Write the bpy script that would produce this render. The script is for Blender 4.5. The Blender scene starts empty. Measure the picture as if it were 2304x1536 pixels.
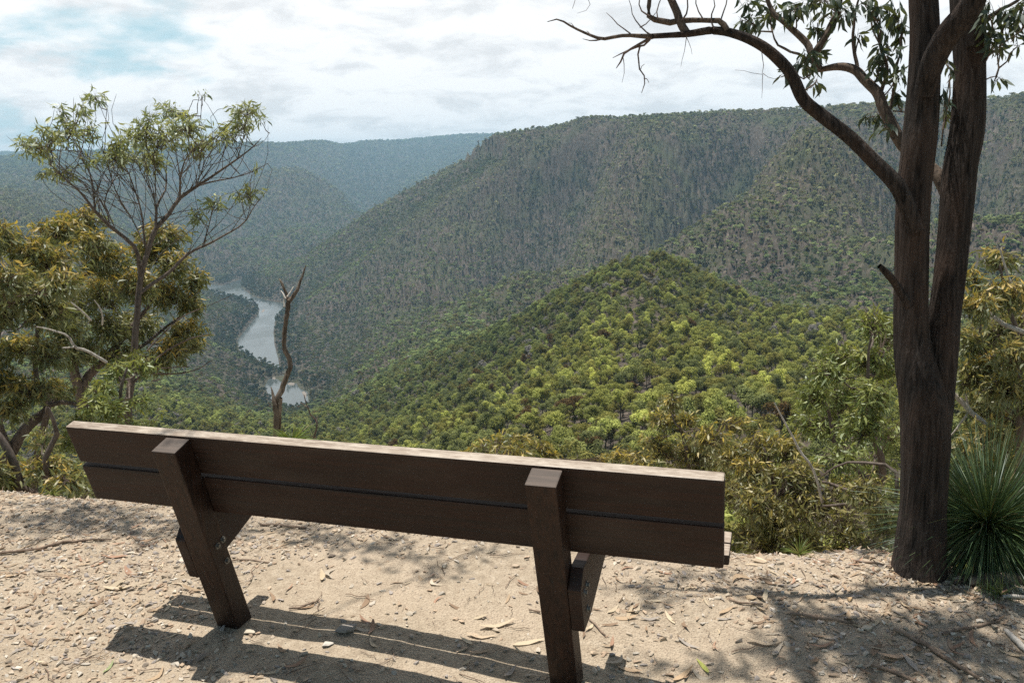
import bpy, bmesh, math, numpy as np
rng = np.random.default_rng(11)
SC = bpy.context.scene
COL = SC.collection
PI = math.pi

# ------------------------------------------------------------------ camera
W0, H0, F0 = 2304, 1536, 1871.0
PITCH, ROLL, EYE = 0.2044, -0.0272, 1.70
cp, sp = math.cos(PITCH), math.sin(PITCH)
cr, sr = math.cos(ROLL), math.sin(ROLL)
FWD = np.array([0, cp, -sp]); DWN = np.array([0, -sp, -cp]); RGT = np.array([1., 0, 0])
RI = cr * RGT - sr * DWN            # image right
DI = sr * RGT + cr * DWN            # image down
CAM = np.array([0, 0, EYE])

def ray(px, py):
    return FWD + RI * ((px - W0 / 2) / F0) + DI * ((py - H0 / 2) / F0)
def at(px, py, r):                  # real point on the sight line at a horizontal distance
    d = ray(px, py)
    return CAM + d * (r / math.hypot(d[0], d[1]))
def onz(px, py, z):
    d = ray(px, py)
    return CAM + d * ((z - EYE) / d[2])
def on_depth(px, py, y):
    d = ray(px, py)
    return CAM + d * (y / d[1])

cam_d = bpy.data.cameras.new('camera'); cam = bpy.data.objects.new('camera', cam_d); COL.objects.link(cam)
cam_d.sensor_width = 36; cam_d.lens = F0 / W0 * 36; cam_d.clip_start = .05; cam_d.clip_end = 60000
from mathutils import Matrix, Vector
up = -DI; bk = -FWD
cam.matrix_world = Matrix(((RI[0], up[0], bk[0], 0), (RI[1], up[1], bk[1], 0), (RI[2], up[2], bk[2], EYE), (0, 0, 0, 1)))
SC.camera = cam

# ------------------------------------------------------------------ noise
_perm = np.random.default_rng(3).random((256, 256))
def vnoise(x, y):
    x = np.asarray(x, float); y = np.asarray(y, float)
    xi = np.floor(x).astype(int); yi = np.floor(y).astype(int); xf = x - xi; yf = y - yi
    u = xf * xf * xf * (xf * (xf * 6 - 15) + 10); v = yf * yf * yf * (yf * (yf * 6 - 15) + 10)
    g = lambda a, b: _perm[a & 255, b & 255]
    return ((g(xi, yi) * (1 - u) + g(xi + 1, yi) * u) * (1 - v) + (g(xi, yi + 1) * (1 - u) + g(xi + 1, yi + 1) * u) * v) * 2 - 1
def fbm(x, y, o=4, ridge=False):
    s = 0; a = 1; t = 0
    for i in range(o):
        n = vnoise(x * 2 ** i + 17.3 * i, y * 2 ** i + 5.1 * i)
        s = s + a * ((1 - 2 * np.abs(n)) if ridge else n); t += a; a *= .5
    return s / t
def sstep(a, b, x):
    t = np.clip((x - a) / (b - a), 0, 1); return t * t * (3 - 2 * t)

# ------------------------------------------------------------------ mesh helpers
class Geo:
    def __init__(s): s.V = []; s.F = []; s.n = 0; s.A = {}; s.M = []
    def add(s, V, F, mat=0, **attr):
        V = np.asarray(V, float).reshape(-1, 3); F = np.asarray(F, int)
        s.V.append(V); s.F.append(F + s.n); s.n += len(V)
        s.M.append(np.full(len(F), mat, np.int32))
        for k in set(list(attr) + list(s.A)):
            prev = sum(len(f) for f in s.F[:-1])
            if k not in s.A: s.A[k] = [np.zeros(prev)]
            v = attr.get(k, 0.)
            s.A[k].append(np.broadcast_to(np.asarray(v, float), (len(F),)).copy())
    def mesh(s, name, mats, smooth=True):
        me = bpy.data.meshes.new(name)
        V = np.concatenate(s.V); me.vertices.add(len(V)); me.vertices.foreach_set('co', V.ravel())
        sizes = np.concatenate([np.full(len(f), f.shape[1], np.int32) for f in s.F])
        idx = np.concatenate([f.ravel() for f in s.F]).astype(np.int32)
        me.loops.add(len(idx)); me.loops.foreach_set('vertex_index', idx)
        me.polygons.add(len(sizes))
        me.polygons.foreach_set('loop_start', np.concatenate([[0], np.cumsum(sizes)[:-1]]).astype(np.int32))
        me.polygons.foreach_set('material_index', np.concatenate(s.M))
        me.polygons.foreach_set('use_smooth', np.full(len(sizes), smooth))
        for k, v in s.A.items():
            a = me.attributes.new(k, 'FLOAT', 'FACE'); a.data.foreach_set('value', np.concatenate(v).astype(np.float32))
        for m in (mats if isinstance(mats, (list, tuple)) else [mats]): me.materials.append(m)
        me.update(calc_edges=True); me.validate()
        return me
    def obj(s, name, mats, parent=None, smooth=True, origin=None):
        if origin is not None: s.V = [v - np.asarray(origin) for v in s.V]
        o = bpy.data.objects.new(name, s.mesh(name, mats, smooth)); COL.objects.link(o)
        if origin is not None and parent is None: o.location = origin
        if parent is not None: o.parent = parent
        return o

def empty(name, loc, label, cat, group=None):
    o = bpy.data.objects.new(name, None); COL.objects.link(o); o.location = loc; o.empty_display_size = .2
    o['label'] = label; o['category'] = cat
    if group: o['group'] = group
    return o
def tag(o, label=None, cat=None, group=None, kind=None):
    for k, v in (('label', label), ('category', cat), ('group', group), ('kind', kind)):
        if v: o[k] = v
    return o

def nrm(v): return v / np.maximum(np.linalg.norm(v, axis=-1, keepdims=True), 1e-9)
def tubes(P, R, sides=5, cap=True):
    """P (N,K,3), R (N,K) -> vertices, quads for N tapered tubes"""
    P = np.asarray(P, float); R = np.asarray(R, float); N, K, _ = P.shape
    T = nrm(np.gradient(P, axis=1))
    ref = np.where(np.abs(T[:, :1, 2:3]) > .9, np.array([1., 0, 0]), np.array([0, 0, 1.]))
    U = nrm(np.cross(ref, T)); Vv = np.cross(T, U)
    a = np.arange(sides) / sides * 2 * PI
    ring = P[:, :, None] + R[:, :, None, None] * (U[:, :, None] * np.cos(a)[:, None] + Vv[:, :, None] * np.sin(a)[:, None])
    i = (np.arange(N) * K * sides)[:, None, None]; k = (np.arange(K - 1) * sides)[None, :, None]; s = np.arange(sides)[None, None]
    s2 = (s + 1) % sides
    q = np.stack([i + k + s, i + k + s2, i + k + sides + s2, i + k + sides + s], -1).reshape(-1, 4)
    return ring.reshape(-1, 3), q
def resample(P, R, step=None, K=None, wig=0., seed=0):
    P = np.asarray(P, float); R = np.asarray(R, float)
    d = np.r_[0, np.cumsum(np.linalg.norm(np.diff(P, axis=0), axis=1))]
    K = K or max(4, int(d[-1] / step) + 1); t = np.linspace(0, d[-1], K)
    # Catmull-Rom through the points
    n = len(P); out = []
    for tt in t:
        i = min(max(np.searchsorted(d, tt) - 1, 0), n - 2); h = max(d[i + 1] - d[i], 1e-9); u = (tt - d[i]) / h
        m0 = (P[i + 1] - P[max(i - 1, 0)]) / max(d[i + 1] - d[max(i - 1, 0)], 1e-9) * h
        m1 = (P[min(i + 2, n - 1)] - P[i]) / max(d[min(i + 2, n - 1)] - d[i], 1e-9) * h
        out.append((2*u**3-3*u**2+1)*P[i] + (u**3-2*u**2+u)*m0 + (-2*u**3+3*u**2)*P[i+1] + (u**3-u**2)*m1)
    Q = np.array(out); RR = np.interp(t, d, R)
    if wig:
        g = np.random.default_rng(seed + 1); w = g.normal(0, 1, (K, 3)); w[0] = 0
        w = (w + np.roll(w, 1, 0)) / 2; w[0] = w[-1] = 0; Q = Q + w * wig
    return Q, RR
def tube1(G, P, R, step=.05, sides=7, wig=0., mat=0, rough=0., seed=0):
    Q, RR = resample(P, R, step=step, wig=wig, seed=seed)
    Q = np.vstack([Q, Q[-1] + (Q[-1] - Q[-2]) * .15]); RR = np.r_[RR, RR[-1] * .15]
    if rough:
        g = np.random.default_rng(seed + 5); RR = RR * (1 + rough * g.normal(0, 1, len(RR)))
    V, F = tubes(Q[None], RR[None], sides); G.add(V, F, mat)
    return Q, RR

def leaves(G, pos, d, L, wd, tip=0., sickle=.18, mat=0, seed=0, face_up=.35):
    """lance-shaped, slightly sickle-curved blades: 6 verts, 4 faces each"""
    N = len(pos)
    if N == 0: return
    g = np.random.default_rng(seed + 77)
    d = nrm(d); L = np.broadcast_to(L, (N,))[:, None]; wd = np.broadcast_to(wd, (N,))[:, None]
    rv = g.normal(0, 1, (N, 3)) + np.array([0, 0, face_up])
    s = nrm(np.cross(d, rv)); n = np.cross(s, d)
    bend = s * (g.normal(0, sickle, (N, 1)) * L); curl = n * (g.normal(-.08, .12, (N, 1)) * L)
    p0 = pos; c1 = pos + d * L * .33 + bend * .55 + curl * .5; c2 = pos + d * L * .68 + bend * .65 + curl * .6; p3 = pos + d * L
    V = np.stack([p0, c1 - s * wd * .5 + n * wd * .12, c1 + s * wd * .5 + n * wd * .12, c2 - s * wd * .38, c2 + s * wd * .38, p3], 1).reshape(-1, 3)
    b = (np.arange(N) * 6)[:, None]
    tri = np.concatenate([b + np.array([0, 2, 1]), b + np.array([3, 4, 5])]); quad = b + np.array([1, 2, 4, 3])
    r = g.random(N); tip = np.broadcast_to(tip, (N,))
    # one vertex block shared by the tri and the quad faces
    G.add(V, tri, mat, rnd=np.r_[r, r], tip=np.r_[tip, tip])
    G.n -= len(V); 
    G.V.pop(); G.add(V, quad, mat, rnd=r, tip=tip)

# ------------------------------------------------------------------ materials
def mat(name):
    m = bpy.data.materials.new(name); m.use_nodes = True; nt = m.node_tree; nt.nodes.clear()
    out = nt.nodes.new('ShaderNodeOutputMaterial')
    def N(t, inp=None, **kw):
        n = nt.nodes.new('ShaderNode' + t)
        for k, v in kw.items(): setattr(n, k, v)
        for k, v in (inp or {}).items():
            if isinstance(v, bpy.types.NodeSocket): nt.links.new(v, n.inputs[k])
            else: n.inputs[k].default_value = v
        return n
    return m, nt, N, out
def ramp(N, fac, stops, interp='LINEAR'):
    n = N('ValToRGB', {0: fac}); cr_ = n.color_ramp; cr_.interpolation = interp
    while len(cr_.elements) < len(stops): cr_.elements.new(.5)
    for e, (p, c) in zip(cr_.elements, stops): e.position = p; e.color = (*c, 1) if len(c) == 3 else c
    return n.outputs[0]
def mixc(N, f, a, b, blend='MIX'):
    n = N('Mix', data_type='RGBA', blend_type=blend)
    for s, v in ((0, f), (6, a), (7, b)):
        if isinstance(v, bpy.types.NodeSocket): n.id_data.links.new(v, n.inputs[s])
        else: n.inputs[s].default_value = v if s == 0 else (*v, 1)
    return n.outputs[2]
def math_(N, op, a, b=0., c=None):
    n = N('Math', operation=op)
    for i, v in enumerate((a, b) + ((c,) if c is not None else ())):
        if isinstance(v, bpy.types.NodeSocket): n.id_data.links.new(v, n.inputs[i])
        else: n.inputs[i].default_value = v
    return n.outputs[0]
def coords(N, scale=(1, 1, 1), kind='Object'):
    tc = N('TexCoord'); mp = N('Mapping', {'Vector': tc.outputs[kind], 'Scale': scale}); return mp.outputs[0]
def noise(N, vec, scale, detail=4, rough=.55, dist=0.):
    n = N('TexNoise', {'Vector': vec, 'Scale': scale, 'Detail': detail, 'Roughness': rough, 'Distortion': dist}); return n.outputs[0]
def bump(N, h, strength, dist):
    return N('Bump', {'Height': h, 'Strength': strength, 'Distance': dist}).outputs[0]

def leaf_mat(name, green, pale, tipc, trans=.35, gloss=.12):
    m, nt, N, out = mat(name)
    r = N('Attribute', attribute_name='rnd').outputs['Fac']; t = N('Attribute', attribute_name='tip').outputs['Fac']
    c = ramp(N, r, [(0, green), (.6, [.5 * a + .5 * b for a, b in zip(green, pale)]), (1, pale)])
    c = mixc(N, t, c, tipc)
    df = N('BsdfDiffuse', {'Color': c}).outputs[0]
    tl = N('BsdfTranslucent', {'Color': mixc(N, .5, c, (.18, .2, .02))}).outputs[0]
    gl = N('BsdfGlossy', {'Color': (.9, .95, 1, 1), 'Roughness': .5}).outputs[0]
    a = N('MixShader', {0: trans, 1: df, 2: tl}).outputs[0]
    b = N('MixShader', {0: gloss * .2, 1: a, 2: gl}).outputs[0]
    nt.links.new(b, out.inputs[0]); return m
def bark_mat(name, a, b, sc=(60, 60, 5), bs=.6, bd=.01, c=None):
    m, nt, N, out = mat(name)
    v = coords(N, sc); n1 = noise(N, v, 1., 6, .6, .4); n2 = noise(N, coords(N, (9, 9, 3)), 1., 3)
    col = ramp(N, n1, [(.3, a), (.62, b)])
    col = mixc(N, ramp(N, n2, [(.45, (0, 0, 0)), (.7, (1, 1, 1))]), col, c or b)
    p = N('BsdfPrincipled', {'Base Color': col, 'Roughness': .9, 'Normal': bump(N, n1, bs, bd)})
    p.inputs['Specular IOR Level'].default_value = .2
    nt.links.new(p.outputs[0], out.inputs[0]); return m

M_gum_leaf = leaf_mat('gum_leaf', (.025, .045, .02), (.06, .085, .04), (.10, .11, .04), .25, .3)
M_slender_leaf = leaf_mat('slender_leaf', (.19, .235, .095), (.42, .46, .22), (.6, .56, .13), .48, .3)
M_orange_leaf = leaf_mat('orange_tip_leaf', (.105, .13, .05), (.28, .285, .125), (.66, .43, .07), .42, .2)
M_heath_leaf = leaf_mat('heath_leaf', (.105, .125, .045), (.29, .27, .11), (.66, .47, .075), .42, .2)
M_green_leaf = leaf_mat('bright_leaf', (.12, .165, .04), (.31, .35, .11), (.34, .32, .05), .35, .22)
M_blade = leaf_mat('grass_tree_blade', (.035, .075, .027), (.105, .16, .055), (.24, .17, .07), .15, .25)
M_tuft = leaf_mat('tuft_blade', (.10, .16, .03), (.2, .26, .06), (.36, .3, .12), .3, .1)
M_stringy = bark_mat('stringybark', (.004, .0035, .003), (.072, .056, .047), (75, 75, 2.6), 1., .05, (.085, .056, .042))
M_limb = bark_mat('limb_bark', (.035, .027, .022), (.14, .105, .08), (90, 90, 30), .7, .006)
M_twig = bark_mat('twig_bark', (.05, .038, .032), (.15, .11, .09), (60, 60, 60), .3, .003)
M_slimbark = bark_mat('slim_bark', (.04, .031, .026), (.15, .12, .10), (50, 50, 20), .5, .005)
M_dead = bark_mat('dead_wood', (.035, .027, .021), (.15, .115, .085), (70, 70, 12), .9, .008, (.27, .225, .18))
M_pale = bark_mat('pale_dead_wood', (.22, .19, .16), (.5, .46, .41), (60, 60, 15), .5, .004)

# wood of the bench
def wood_mat(name, dark, light, rough, weather=0.):
    m, nt, N, out = mat(name)
    v = coords(N, (3.2, 90, 90)); g = noise(N, v, 1., 6, .6, .35)
    v2 = coords(N, (1.4, 9, 9)); g2 = noise(N, v2, 1., 4, .55)
    col = ramp(N, g, [(.3, dark), (.7, light)])
    col = mixc(N, math_(N, 'MULTIPLY', g2, .7), col, [c * .6 for c in dark])
    else_ = noise(N, coords(N, (1.1, 130, 130)), 1., 3, .7, .6)
    st_ = noise(N, coords(N, (2.2, 6, 6)), 1., 5, .6)
    if not weather:
        col = mixc(N, ramp(N, st_, [(.48, (0, 0, 0)), (.72, (.26, .26, .26))]), col, (.085, .066, .052))
        col = mixc(N, ramp(N, else_, [(.66, (0, 0, 0)), (.70, (.9, .9, .9))]), col, (.004, .003, .003))
    if weather:
        sp_ = noise(N, coords(N, (14, 60, 60)), 1., 5, .7)
        col = mixc(N, ramp(N, sp_, [(.42, (0, 0, 0)), (.66, (.8, .8, .8))]), col, (.50, .43, .35))
    p = N('BsdfPrincipled', {'Base Color': col, 'Roughness': ramp(N, g, [(.2, (rough,) * 3), (.8, (rough + .2,) * 3)]), 'Normal': bump(N, g, .35, .004)})
    p.inputs['Specular IOR Level'].default_value = .35
    nt.links.new(p.outputs[0], out.inputs[0]); return m
M_wood = wood_mat('stained_timber', (.006, .003, .0022), (.046, .017, .0085), .5)
def post_wood(name, dark, light, rough):
    m, nt, N, out = mat(name)
    g = noise(N, coords(N, (85, 85, 3.4)), 1., 6, .62, .4); g2 = noise(N, coords(N, (7, 7, 1.6)), 1., 4, .55); g3 = noise(N, coords(N, (160, 160, 9)), 1., 3, .7)
    col = mixc(N, math_(N, 'MULTIPLY', g2, .8), ramp(N, g, [(.3, dark), (.7, light)]), [c * .5 for c in dark])
    col = mixc(N, ramp(N, g3, [(.66, (0, 0, 0)), (.74, (.8, .8, .8))]), col, (.12, .085, .06))
    p = N('BsdfPrincipled', {'Base Color': col, 'Roughness': rough, 'Normal': bump(N, g, .5, .004)}); p.inputs['Specular IOR Level'].default_value = .3
    nt.links.new(p.outputs[0], out.inputs[0]); return m
M_postwood = post_wood('stained_post_timber', (.008, .0045, .0033), (.062, .026, .0135), .55)
M_wtop = wood_mat('weathered_timber', (.19, .135, .095), (.42, .34, .26), .38, 1)
M_wend = wood_mat('weathered_end_grain', (.06, .045, .036), (.17, .13, .105), .6)
m_, nt_, N_, out_ = mat('galvanised_steel')
p_ = N_('BsdfPrincipled', {'Base Color': (.16, .16, .15, 1), 'Metallic': .8, 'Roughness': .5}); nt_.links.new(p_.outputs[0], out_.inputs[0]); M_steel = m_

# ------------------------------------------------------------------ the lookout ground
EX = np.array([-30, -9, -6, -4, -2.9, -1, .2, .95, 1.3, 1.67, 2.0, 2.6, 3.5, 6, 9, 30.])
EY = np.array([9, 6.2, 5.2, 4.72, 4.45, 4.15, 3.85, 3.62, 3.52, 3.42, 3.22, 2.95, 2.7, 2.4, 2.2, 1]) - .24
def gz(x, y, fine=True):
    x = np.asarray(x, float); y = np.asarray(y, float)
    d = (y - np.interp(x, EX, EY)) * .93
    d = d + .09 * vnoise(x * 1.7, y * 1.7) + .04 * vnoise(x * 5, y * 5)
    z = np.where(d > 0, -(np.sqrt(d * d + .12) - .346) * .78, 0)
    z = z - .10 * sstep(-.5, .7, x) * sstep(3.1, 2.1, y)
    z = z + .02 * fbm(x * .9 + 4, y * .9) * (1 if fine else 0)
    if fine: z = z + .006 * fbm(x * 6, y * 6, 3) + .0025 * fbm(x * 28, y * 28, 2)
    return z
def gp(px, py):                     # pixel -> point on the lookout ground
    p = onz(px, py, 0.)
    for _ in range(4): p = onz(px, py, float(gz(p[0], p[1])))
    return p

m, nt, N, out = mat('gravelly_dirt')
v = coords(N)
n1 = noise(N, v, 1.6, 5, .6); n2 = noise(N, v, 24, 5, .65); n3 = noise(N, v, 170, 4, .7)
vor = N('TexVoronoi', {'Vector': v, 'Scale': 110.}, feature='F1')
c = ramp(N, n2, [(.3, (.25, .20, .145)), (.5, (.36, .295, .215)), (.7, (.45, .38, .29))])
c = mixc(N, ramp(N, n1, [(.4, (0, 0, 0)), (.62, (1, 1, 1))]), c, (.43, .35, .26))
c = mixc(N, ramp(N, n3, [(.35, (1, 1, 1)), (.5, (0, 0, 0))]), c, (.20, .15, .11))
hh = math_(N, 'ADD', math_(N, 'MULTIPLY', n2, .6), math_(N, 'ADD', math_(N, 'MULTIPLY', n3, .3), vor.outputs['Distance']))
p = N('BsdfPrincipled', {'Base Color': c, 'Roughness': .95, 'Normal': bump(N, hh, .7, .008)}); p.inputs['Specular IOR Level'].default_value = .15
nt.links.new(p.outputs[0], out.inputs[0]); M_dirt = m

def axis(a, b, fa, fb, fine, coarse):
    l = list(np.arange(fa, fb, fine)); s = fine
    x = fb
    while x < b: l.append(x); s = min(s * 1.25, coarse); x += s
    l.append(b); x = fa; s = fine; f = []
    while True:
        s = min(s * 1.25, coarse); x -= s
        if x < a: break
        f.append(x)
    return np.array([a] + f[::-1] + l)
gx = axis(-14, 14, -3.4, 3, .016, .5); gy = axis(-14, 11, 1.4, 5.2, .016, .5)
X, Y = np.meshgrid(gx, gy); Z = gz(X, Y)
nx, ny = len(gx), len(gy)
ii = (np.arange(ny - 1)[:, None] * nx + np.arange(nx - 1)[None]).ravel()
G = Geo(); G.add(np.stack([X, Y, Z], -1).reshape(-1, 3), np.stack([ii, ii + 1, ii + nx + 1, ii + nx], -1))
ground = tag(G.obj('ground', M_dirt), kind='structure')

# ------------------------------------------------------------------ hills (one sheet out to the horizon)
ZR = -330.
C = []                              # control points: azimuth, ln r, z
def cpt(px, py, r):
    if r >= 3600: r = 3600 + (r - 3600) * (2.5 if r > 4580 else 1.75)
    p = at(px, py, r); C.append((math.atan2(p[0], p[1]), math.log(r), p[2] - (8 if 100 < r < 1600 else 13 if 1600 < r < 3600 else 30 if r > 3600 else 0)))
def cpz(px, py, z):
    p = onz(px, py, z); C.append((math.atan2(p[0], p[1]), math.log(math.hypot(p[0], p[1])), z))
def caz(az, r, z): C.append((math.radians(az), math.log(r), z))
for az in (-48, -36, -24, -12, 0, 12, 24, 36, 48):
    caz(az, 9, -4.6); caz(az, 14, -8.5); caz(az, 25, -16); caz(az, 50, -29); caz(az, 90, -45 if az < 16 else -42)
for az, z in ((-40, -70), (-28, -70), (-15, -68), (-5, -62)): caz(az, 160, z)
# spur in front
for t in ((1340, 945, 150), (1420, 830, 240), (1460, 720, 340), (1460, 640, 430), (1301, 630, 520), (1334, 611, 525), (1435, 573, 540), (1495, 568, 545), (1560, 598, 540), (1629, 632, 530), (1669, 662, 520), (1770, 686, 520), (1937, 694, 500)): cpt(*t)
for t in ((1250, 800, 340), (1200, 880, 240), (1150, 960, 190), (1270, 700, 470), (1030, 950, 260), (1040, 870, 370), (1080, 790, 500)): cpt(*t)
for t in ((1620, 715, 440), (1700, 760, 360), (1800, 850, 240), (1900, 900, 190), (1700, 850, 190), (2100, 880, 170), (2290, 900, 160), (1560, 800, 250)): cpt(*t)
# left of it, down the flank
for t in ((900, 915, 450), (800, 972, 380), (700, 990, 400), (900, 820, 700), (900, 730, 1150), (780, 890, 700), (730, 920, 900), (1000, 720, 1050), (600, 968, 540), (505, 925, 620), (640, 935, 950), (560, 905, 1000), (400, 910, 560), (250, 950, 480), (60, 900, 560), (300, 800, 900)): cpt(*t)
# gully behind the spur
for t in ((1260, 720, 1000), (1180, 730, 1020), (1450, 640, 1050), (1560, 640, 950), (1750, 690, 780), (1900, 740, 600), (2100, 740, 600), (2290, 700, 650)): cpt(*t)
# river level
for px, py in ((640, 900), (620, 870), (680, 905), (625, 810), (590, 770), (600, 720), (620, 690), (560, 665), (520, 648), (470, 640), (700, 850), (760, 780)): cpz(px, py, ZR + 1)
for t in ((760, 700, 1850), (700, 740, 1750), (850, 640, 1850), (1000, 600, 1750), (660, 650, 2150), (740, 600, 2150)): cpt(*t)
for t in ((450, 700, 1500), (500, 740, 1480), (540, 700, 1800), (400, 760, 1250), (250, 650, 1500), (80, 600, 1600), (430, 610, 2600)): cpt(*t)
# main hill: skyline, nose, ribs and gullies
for t in ((1180, 287, 2300), (1340, 262, 2200), (1500, 252, 2150), (1650, 247, 2100), (1800, 238, 2100), (1950, 228, 2050), (2120, 222, 2000), (2300, 207, 1900)): cpt(*t)
for px, py, r in ((1500, 262, 2900), (1800, 252, 2900), (2300, 222, 2900), (1250, 280, 2600)): cpt(px, py, r)
for t in ((1100, 297, 2380), (940, 374, 2400), (830, 440, 2420), (700, 540, 2400), (600, 607, 2360), (1010, 330, 2400), (780, 525, 2290), (870, 490, 2310), (960, 440, 2260), (680, 590, 2270), (1040, 345, 2340)): cpt(*t)
for t in ((1080, 420, 2150), (1000, 500, 2000), (900, 590, 1900), (1500, 370, 1800), (1430, 470, 1640), (1350, 560, 1500), (1290, 640, 1380)): cpt(*t)
for t in ((1290, 400, 2070), (1200, 520, 1960), (1130, 630, 1780), (1700, 315, 2010), (1660, 400, 1920), (1600, 490, 1800), (1550, 560, 1640)): cpt(*t)
for t in ((1600, 545, 1130), (1640, 560, 1060), (1720, 465, 1250), (1800, 385, 1400), (1880, 335, 1600), (1760, 410, 1420), (1900, 420, 1380), (1760, 655, 900), (1850, 560, 1080), (1950, 480, 1220), (1950, 620, 900), (2080, 400, 1680), (2120, 560, 1330), (2150, 330, 1800), (2270, 400, 1500), (2280, 560, 1050), (2240, 270, 1850)): cpt(*t)
def behind(px, py, r, *steps):
    p = at(px, py, r); z0 = p[2] - 13; az_ = math.atan2(p[0], p[1])
    for dr_, dz_ in steps: C.append((az_, math.log(r + dr_), max(z0 + dz_, -290)))
for t in ((1295, 268, 2215), (1420, 257, 2175), (1575, 250, 2125), (1725, 243, 2100), (1875, 233, 2075), (2035, 226, 2025), (2210, 215, 1950)): cpt(*t)
for t in ((1250, 274, 2230), (1295, 268, 2215), (1340, 262, 2200), (1420, 257, 2175), (1500, 252, 2150), (1575, 250, 2125), (1650, 247, 2100), (1725, 243, 2100), (1800, 238, 2100), (1875, 233, 2075), (1950, 228, 2050), (2035, 226, 2025), (2120, 222, 2000), (2210, 215, 1950), (2300, 207, 1900)): behind(*t, (150, 3), (350, 2), (700, 2), (1100, 0))
for t in ((1180, 287, 2300), (1100, 302, 2380), (1010, 345, 2400), (940, 387, 2400), (830, 452, 2420), (700, 547, 2400), (600, 607, 2360)): behind(*t, (90, -2), (260, -60), (550, -150))
# far side of the valley, upstream
for t in ((600, 562, 3300), (480, 565, 3200), (650, 532, 3600), (350, 590, 2900)): cpt(*t)
for t in ((680, 372, 4300), (600, 400, 4200), (560, 450, 4000), (600, 500, 3800), (700, 470, 4000), (800, 440, 4300), (770, 400, 4300), (900, 410, 4700), (500, 500, 3800), (450, 470, 4100)): cpt(*t)
for t in ((860, 380, 5200), (800, 352, 5300), (950, 340, 5600)): cpt(*t)
for t in ((0, 352, 4600), (150, 344, 4650), (300, 336, 4700), (450, 324, 4800), (600, 320, 4900), (750, 320, 5300), (850, 316, 5700), (1000, 306, 6100), (1100, 300, 6300)): cpt(*t)
for px, py, r in ((0, 352, 4600), (150, 344, 4650), (300, 336, 4700), (450, 326, 4800), (600, 321, 4900), (750, 320, 5300), (850, 316, 5700)):
    r = 3600 + (r - 3600) * 2.5; p = at(px, py, r)
    for f_, dz_ in ((1.05, -4), (1.13, -8), (1.25, -14)): C.append((math.atan2(p[0], p[1]), math.log(r * f_), p[2] + dz_))
for px in (1000,): cpt(px, 352 - px * .04 + 8, 7100)
for t in ((100, 405, 4100), (250, 430, 3900), (380, 400, 4300), (200, 485, 3500), (330, 500, 3700), (380, 460, 3900), (0, 432, 2700), (100, 452, 2800), (190, 477, 2900), (260, 525, 2800), (0, 480, 2300), (60, 540, 2000)): cpt(*t)
for az in (-48, -20, 0, 20, 48): caz(az, 13400, 420 if az < 0 else 180)
for px in (430, 520, 600, 680, 760, 830): caz(math.degrees(math.atan2(ray(px, 400)[0], ray(px, 400)[1])), 5600, -190)
for az in (44, 56): caz(az, 1900, 130); caz(az, 1000, -60); caz(az, 400, -90)
for az in (-44, -56): caz(az, 2300, -60); caz(az, 4500, 120); caz(az, 1000, -200)
C = np.array(C)
def tps(r2): return .5 * r2 * np.log(np.maximum(r2, 1e-12))
A_ = C[:, :2] * np.array([2.2, 1.]); n_ = len(A_)
K_ = tps(((A_[:, None] - A_[None]) ** 2).sum(-1)) + np.eye(n_) * 2e-4
Pm = np.c_[np.ones(n_), A_]
sol = np.linalg.solve(np.block([[K_, Pm], [Pm.T, np.zeros((3, 3))]]), np.r_[C[:, 2], 0, 0, 0])
# polar grid
AZ = np.radians(np.r_[np.linspace(-180, -66, 30)[:-1], np.linspace(-66, -40, 40)[:-1], np.linspace(-40, 40, 620), np.linspace(40, 66, 40)[1:], np.linspace(66, 180, 30)[1:-1]])
RR = np.exp(np.r_[np.linspace(math.log(8), math.log(150), 50)[:-1], np.linspace(math.log(150), math.log(7000), 520), np.linspace(math.log(7000), math.log(13500), 20)[1:]])
AA, RG = np.meshgrid(AZ, RR)        # rows r, cols az
Zb = np.zeros(AA.shape)
azc = np.clip(AA, -math.radians(52), math.radians(52))
for i in range(len(RR)):
    a = np.stack([azc[i] * 2.2, np.log(RG[i])], -1)
    Zb[i] = tps(((a[:, None] - A_[None]) ** 2).sum(-1)) @ sol[:n_] + sol[n_] + a @ sol[n_ + 1:]
XH, YH = RG * np.sin(AA), RG * np.cos(AA)
dirv = sstep(350, 2000, RG)
na = sstep(-ZR + 4, -ZR - 70, -Zb)  # quiet near the valley floor
Zb = np.maximum(Zb, ZR + 1.5 - 2 * sstep(0, 30, ZR - Zb))
def segdist(x, y, P):
    d = np.full(np.shape(x), 1e9); tt = np.zeros(np.shape(x)); n = len(P) - 1
    for i in range(n):
        a = P[i][:2]; ab = P[i + 1][:2] - a; t = np.clip(((x - a[0]) * ab[0] + (y - a[1]) * ab[1]) / (ab @ ab), 0, 1)
        q = np.hypot(x - a[0] - t * ab[0], y - a[1] - t * ab[1]); k = q < d; d = np.where(k, q, d); tt = np.where(k, (i + t) / n, tt)
    return d, tt
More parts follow.
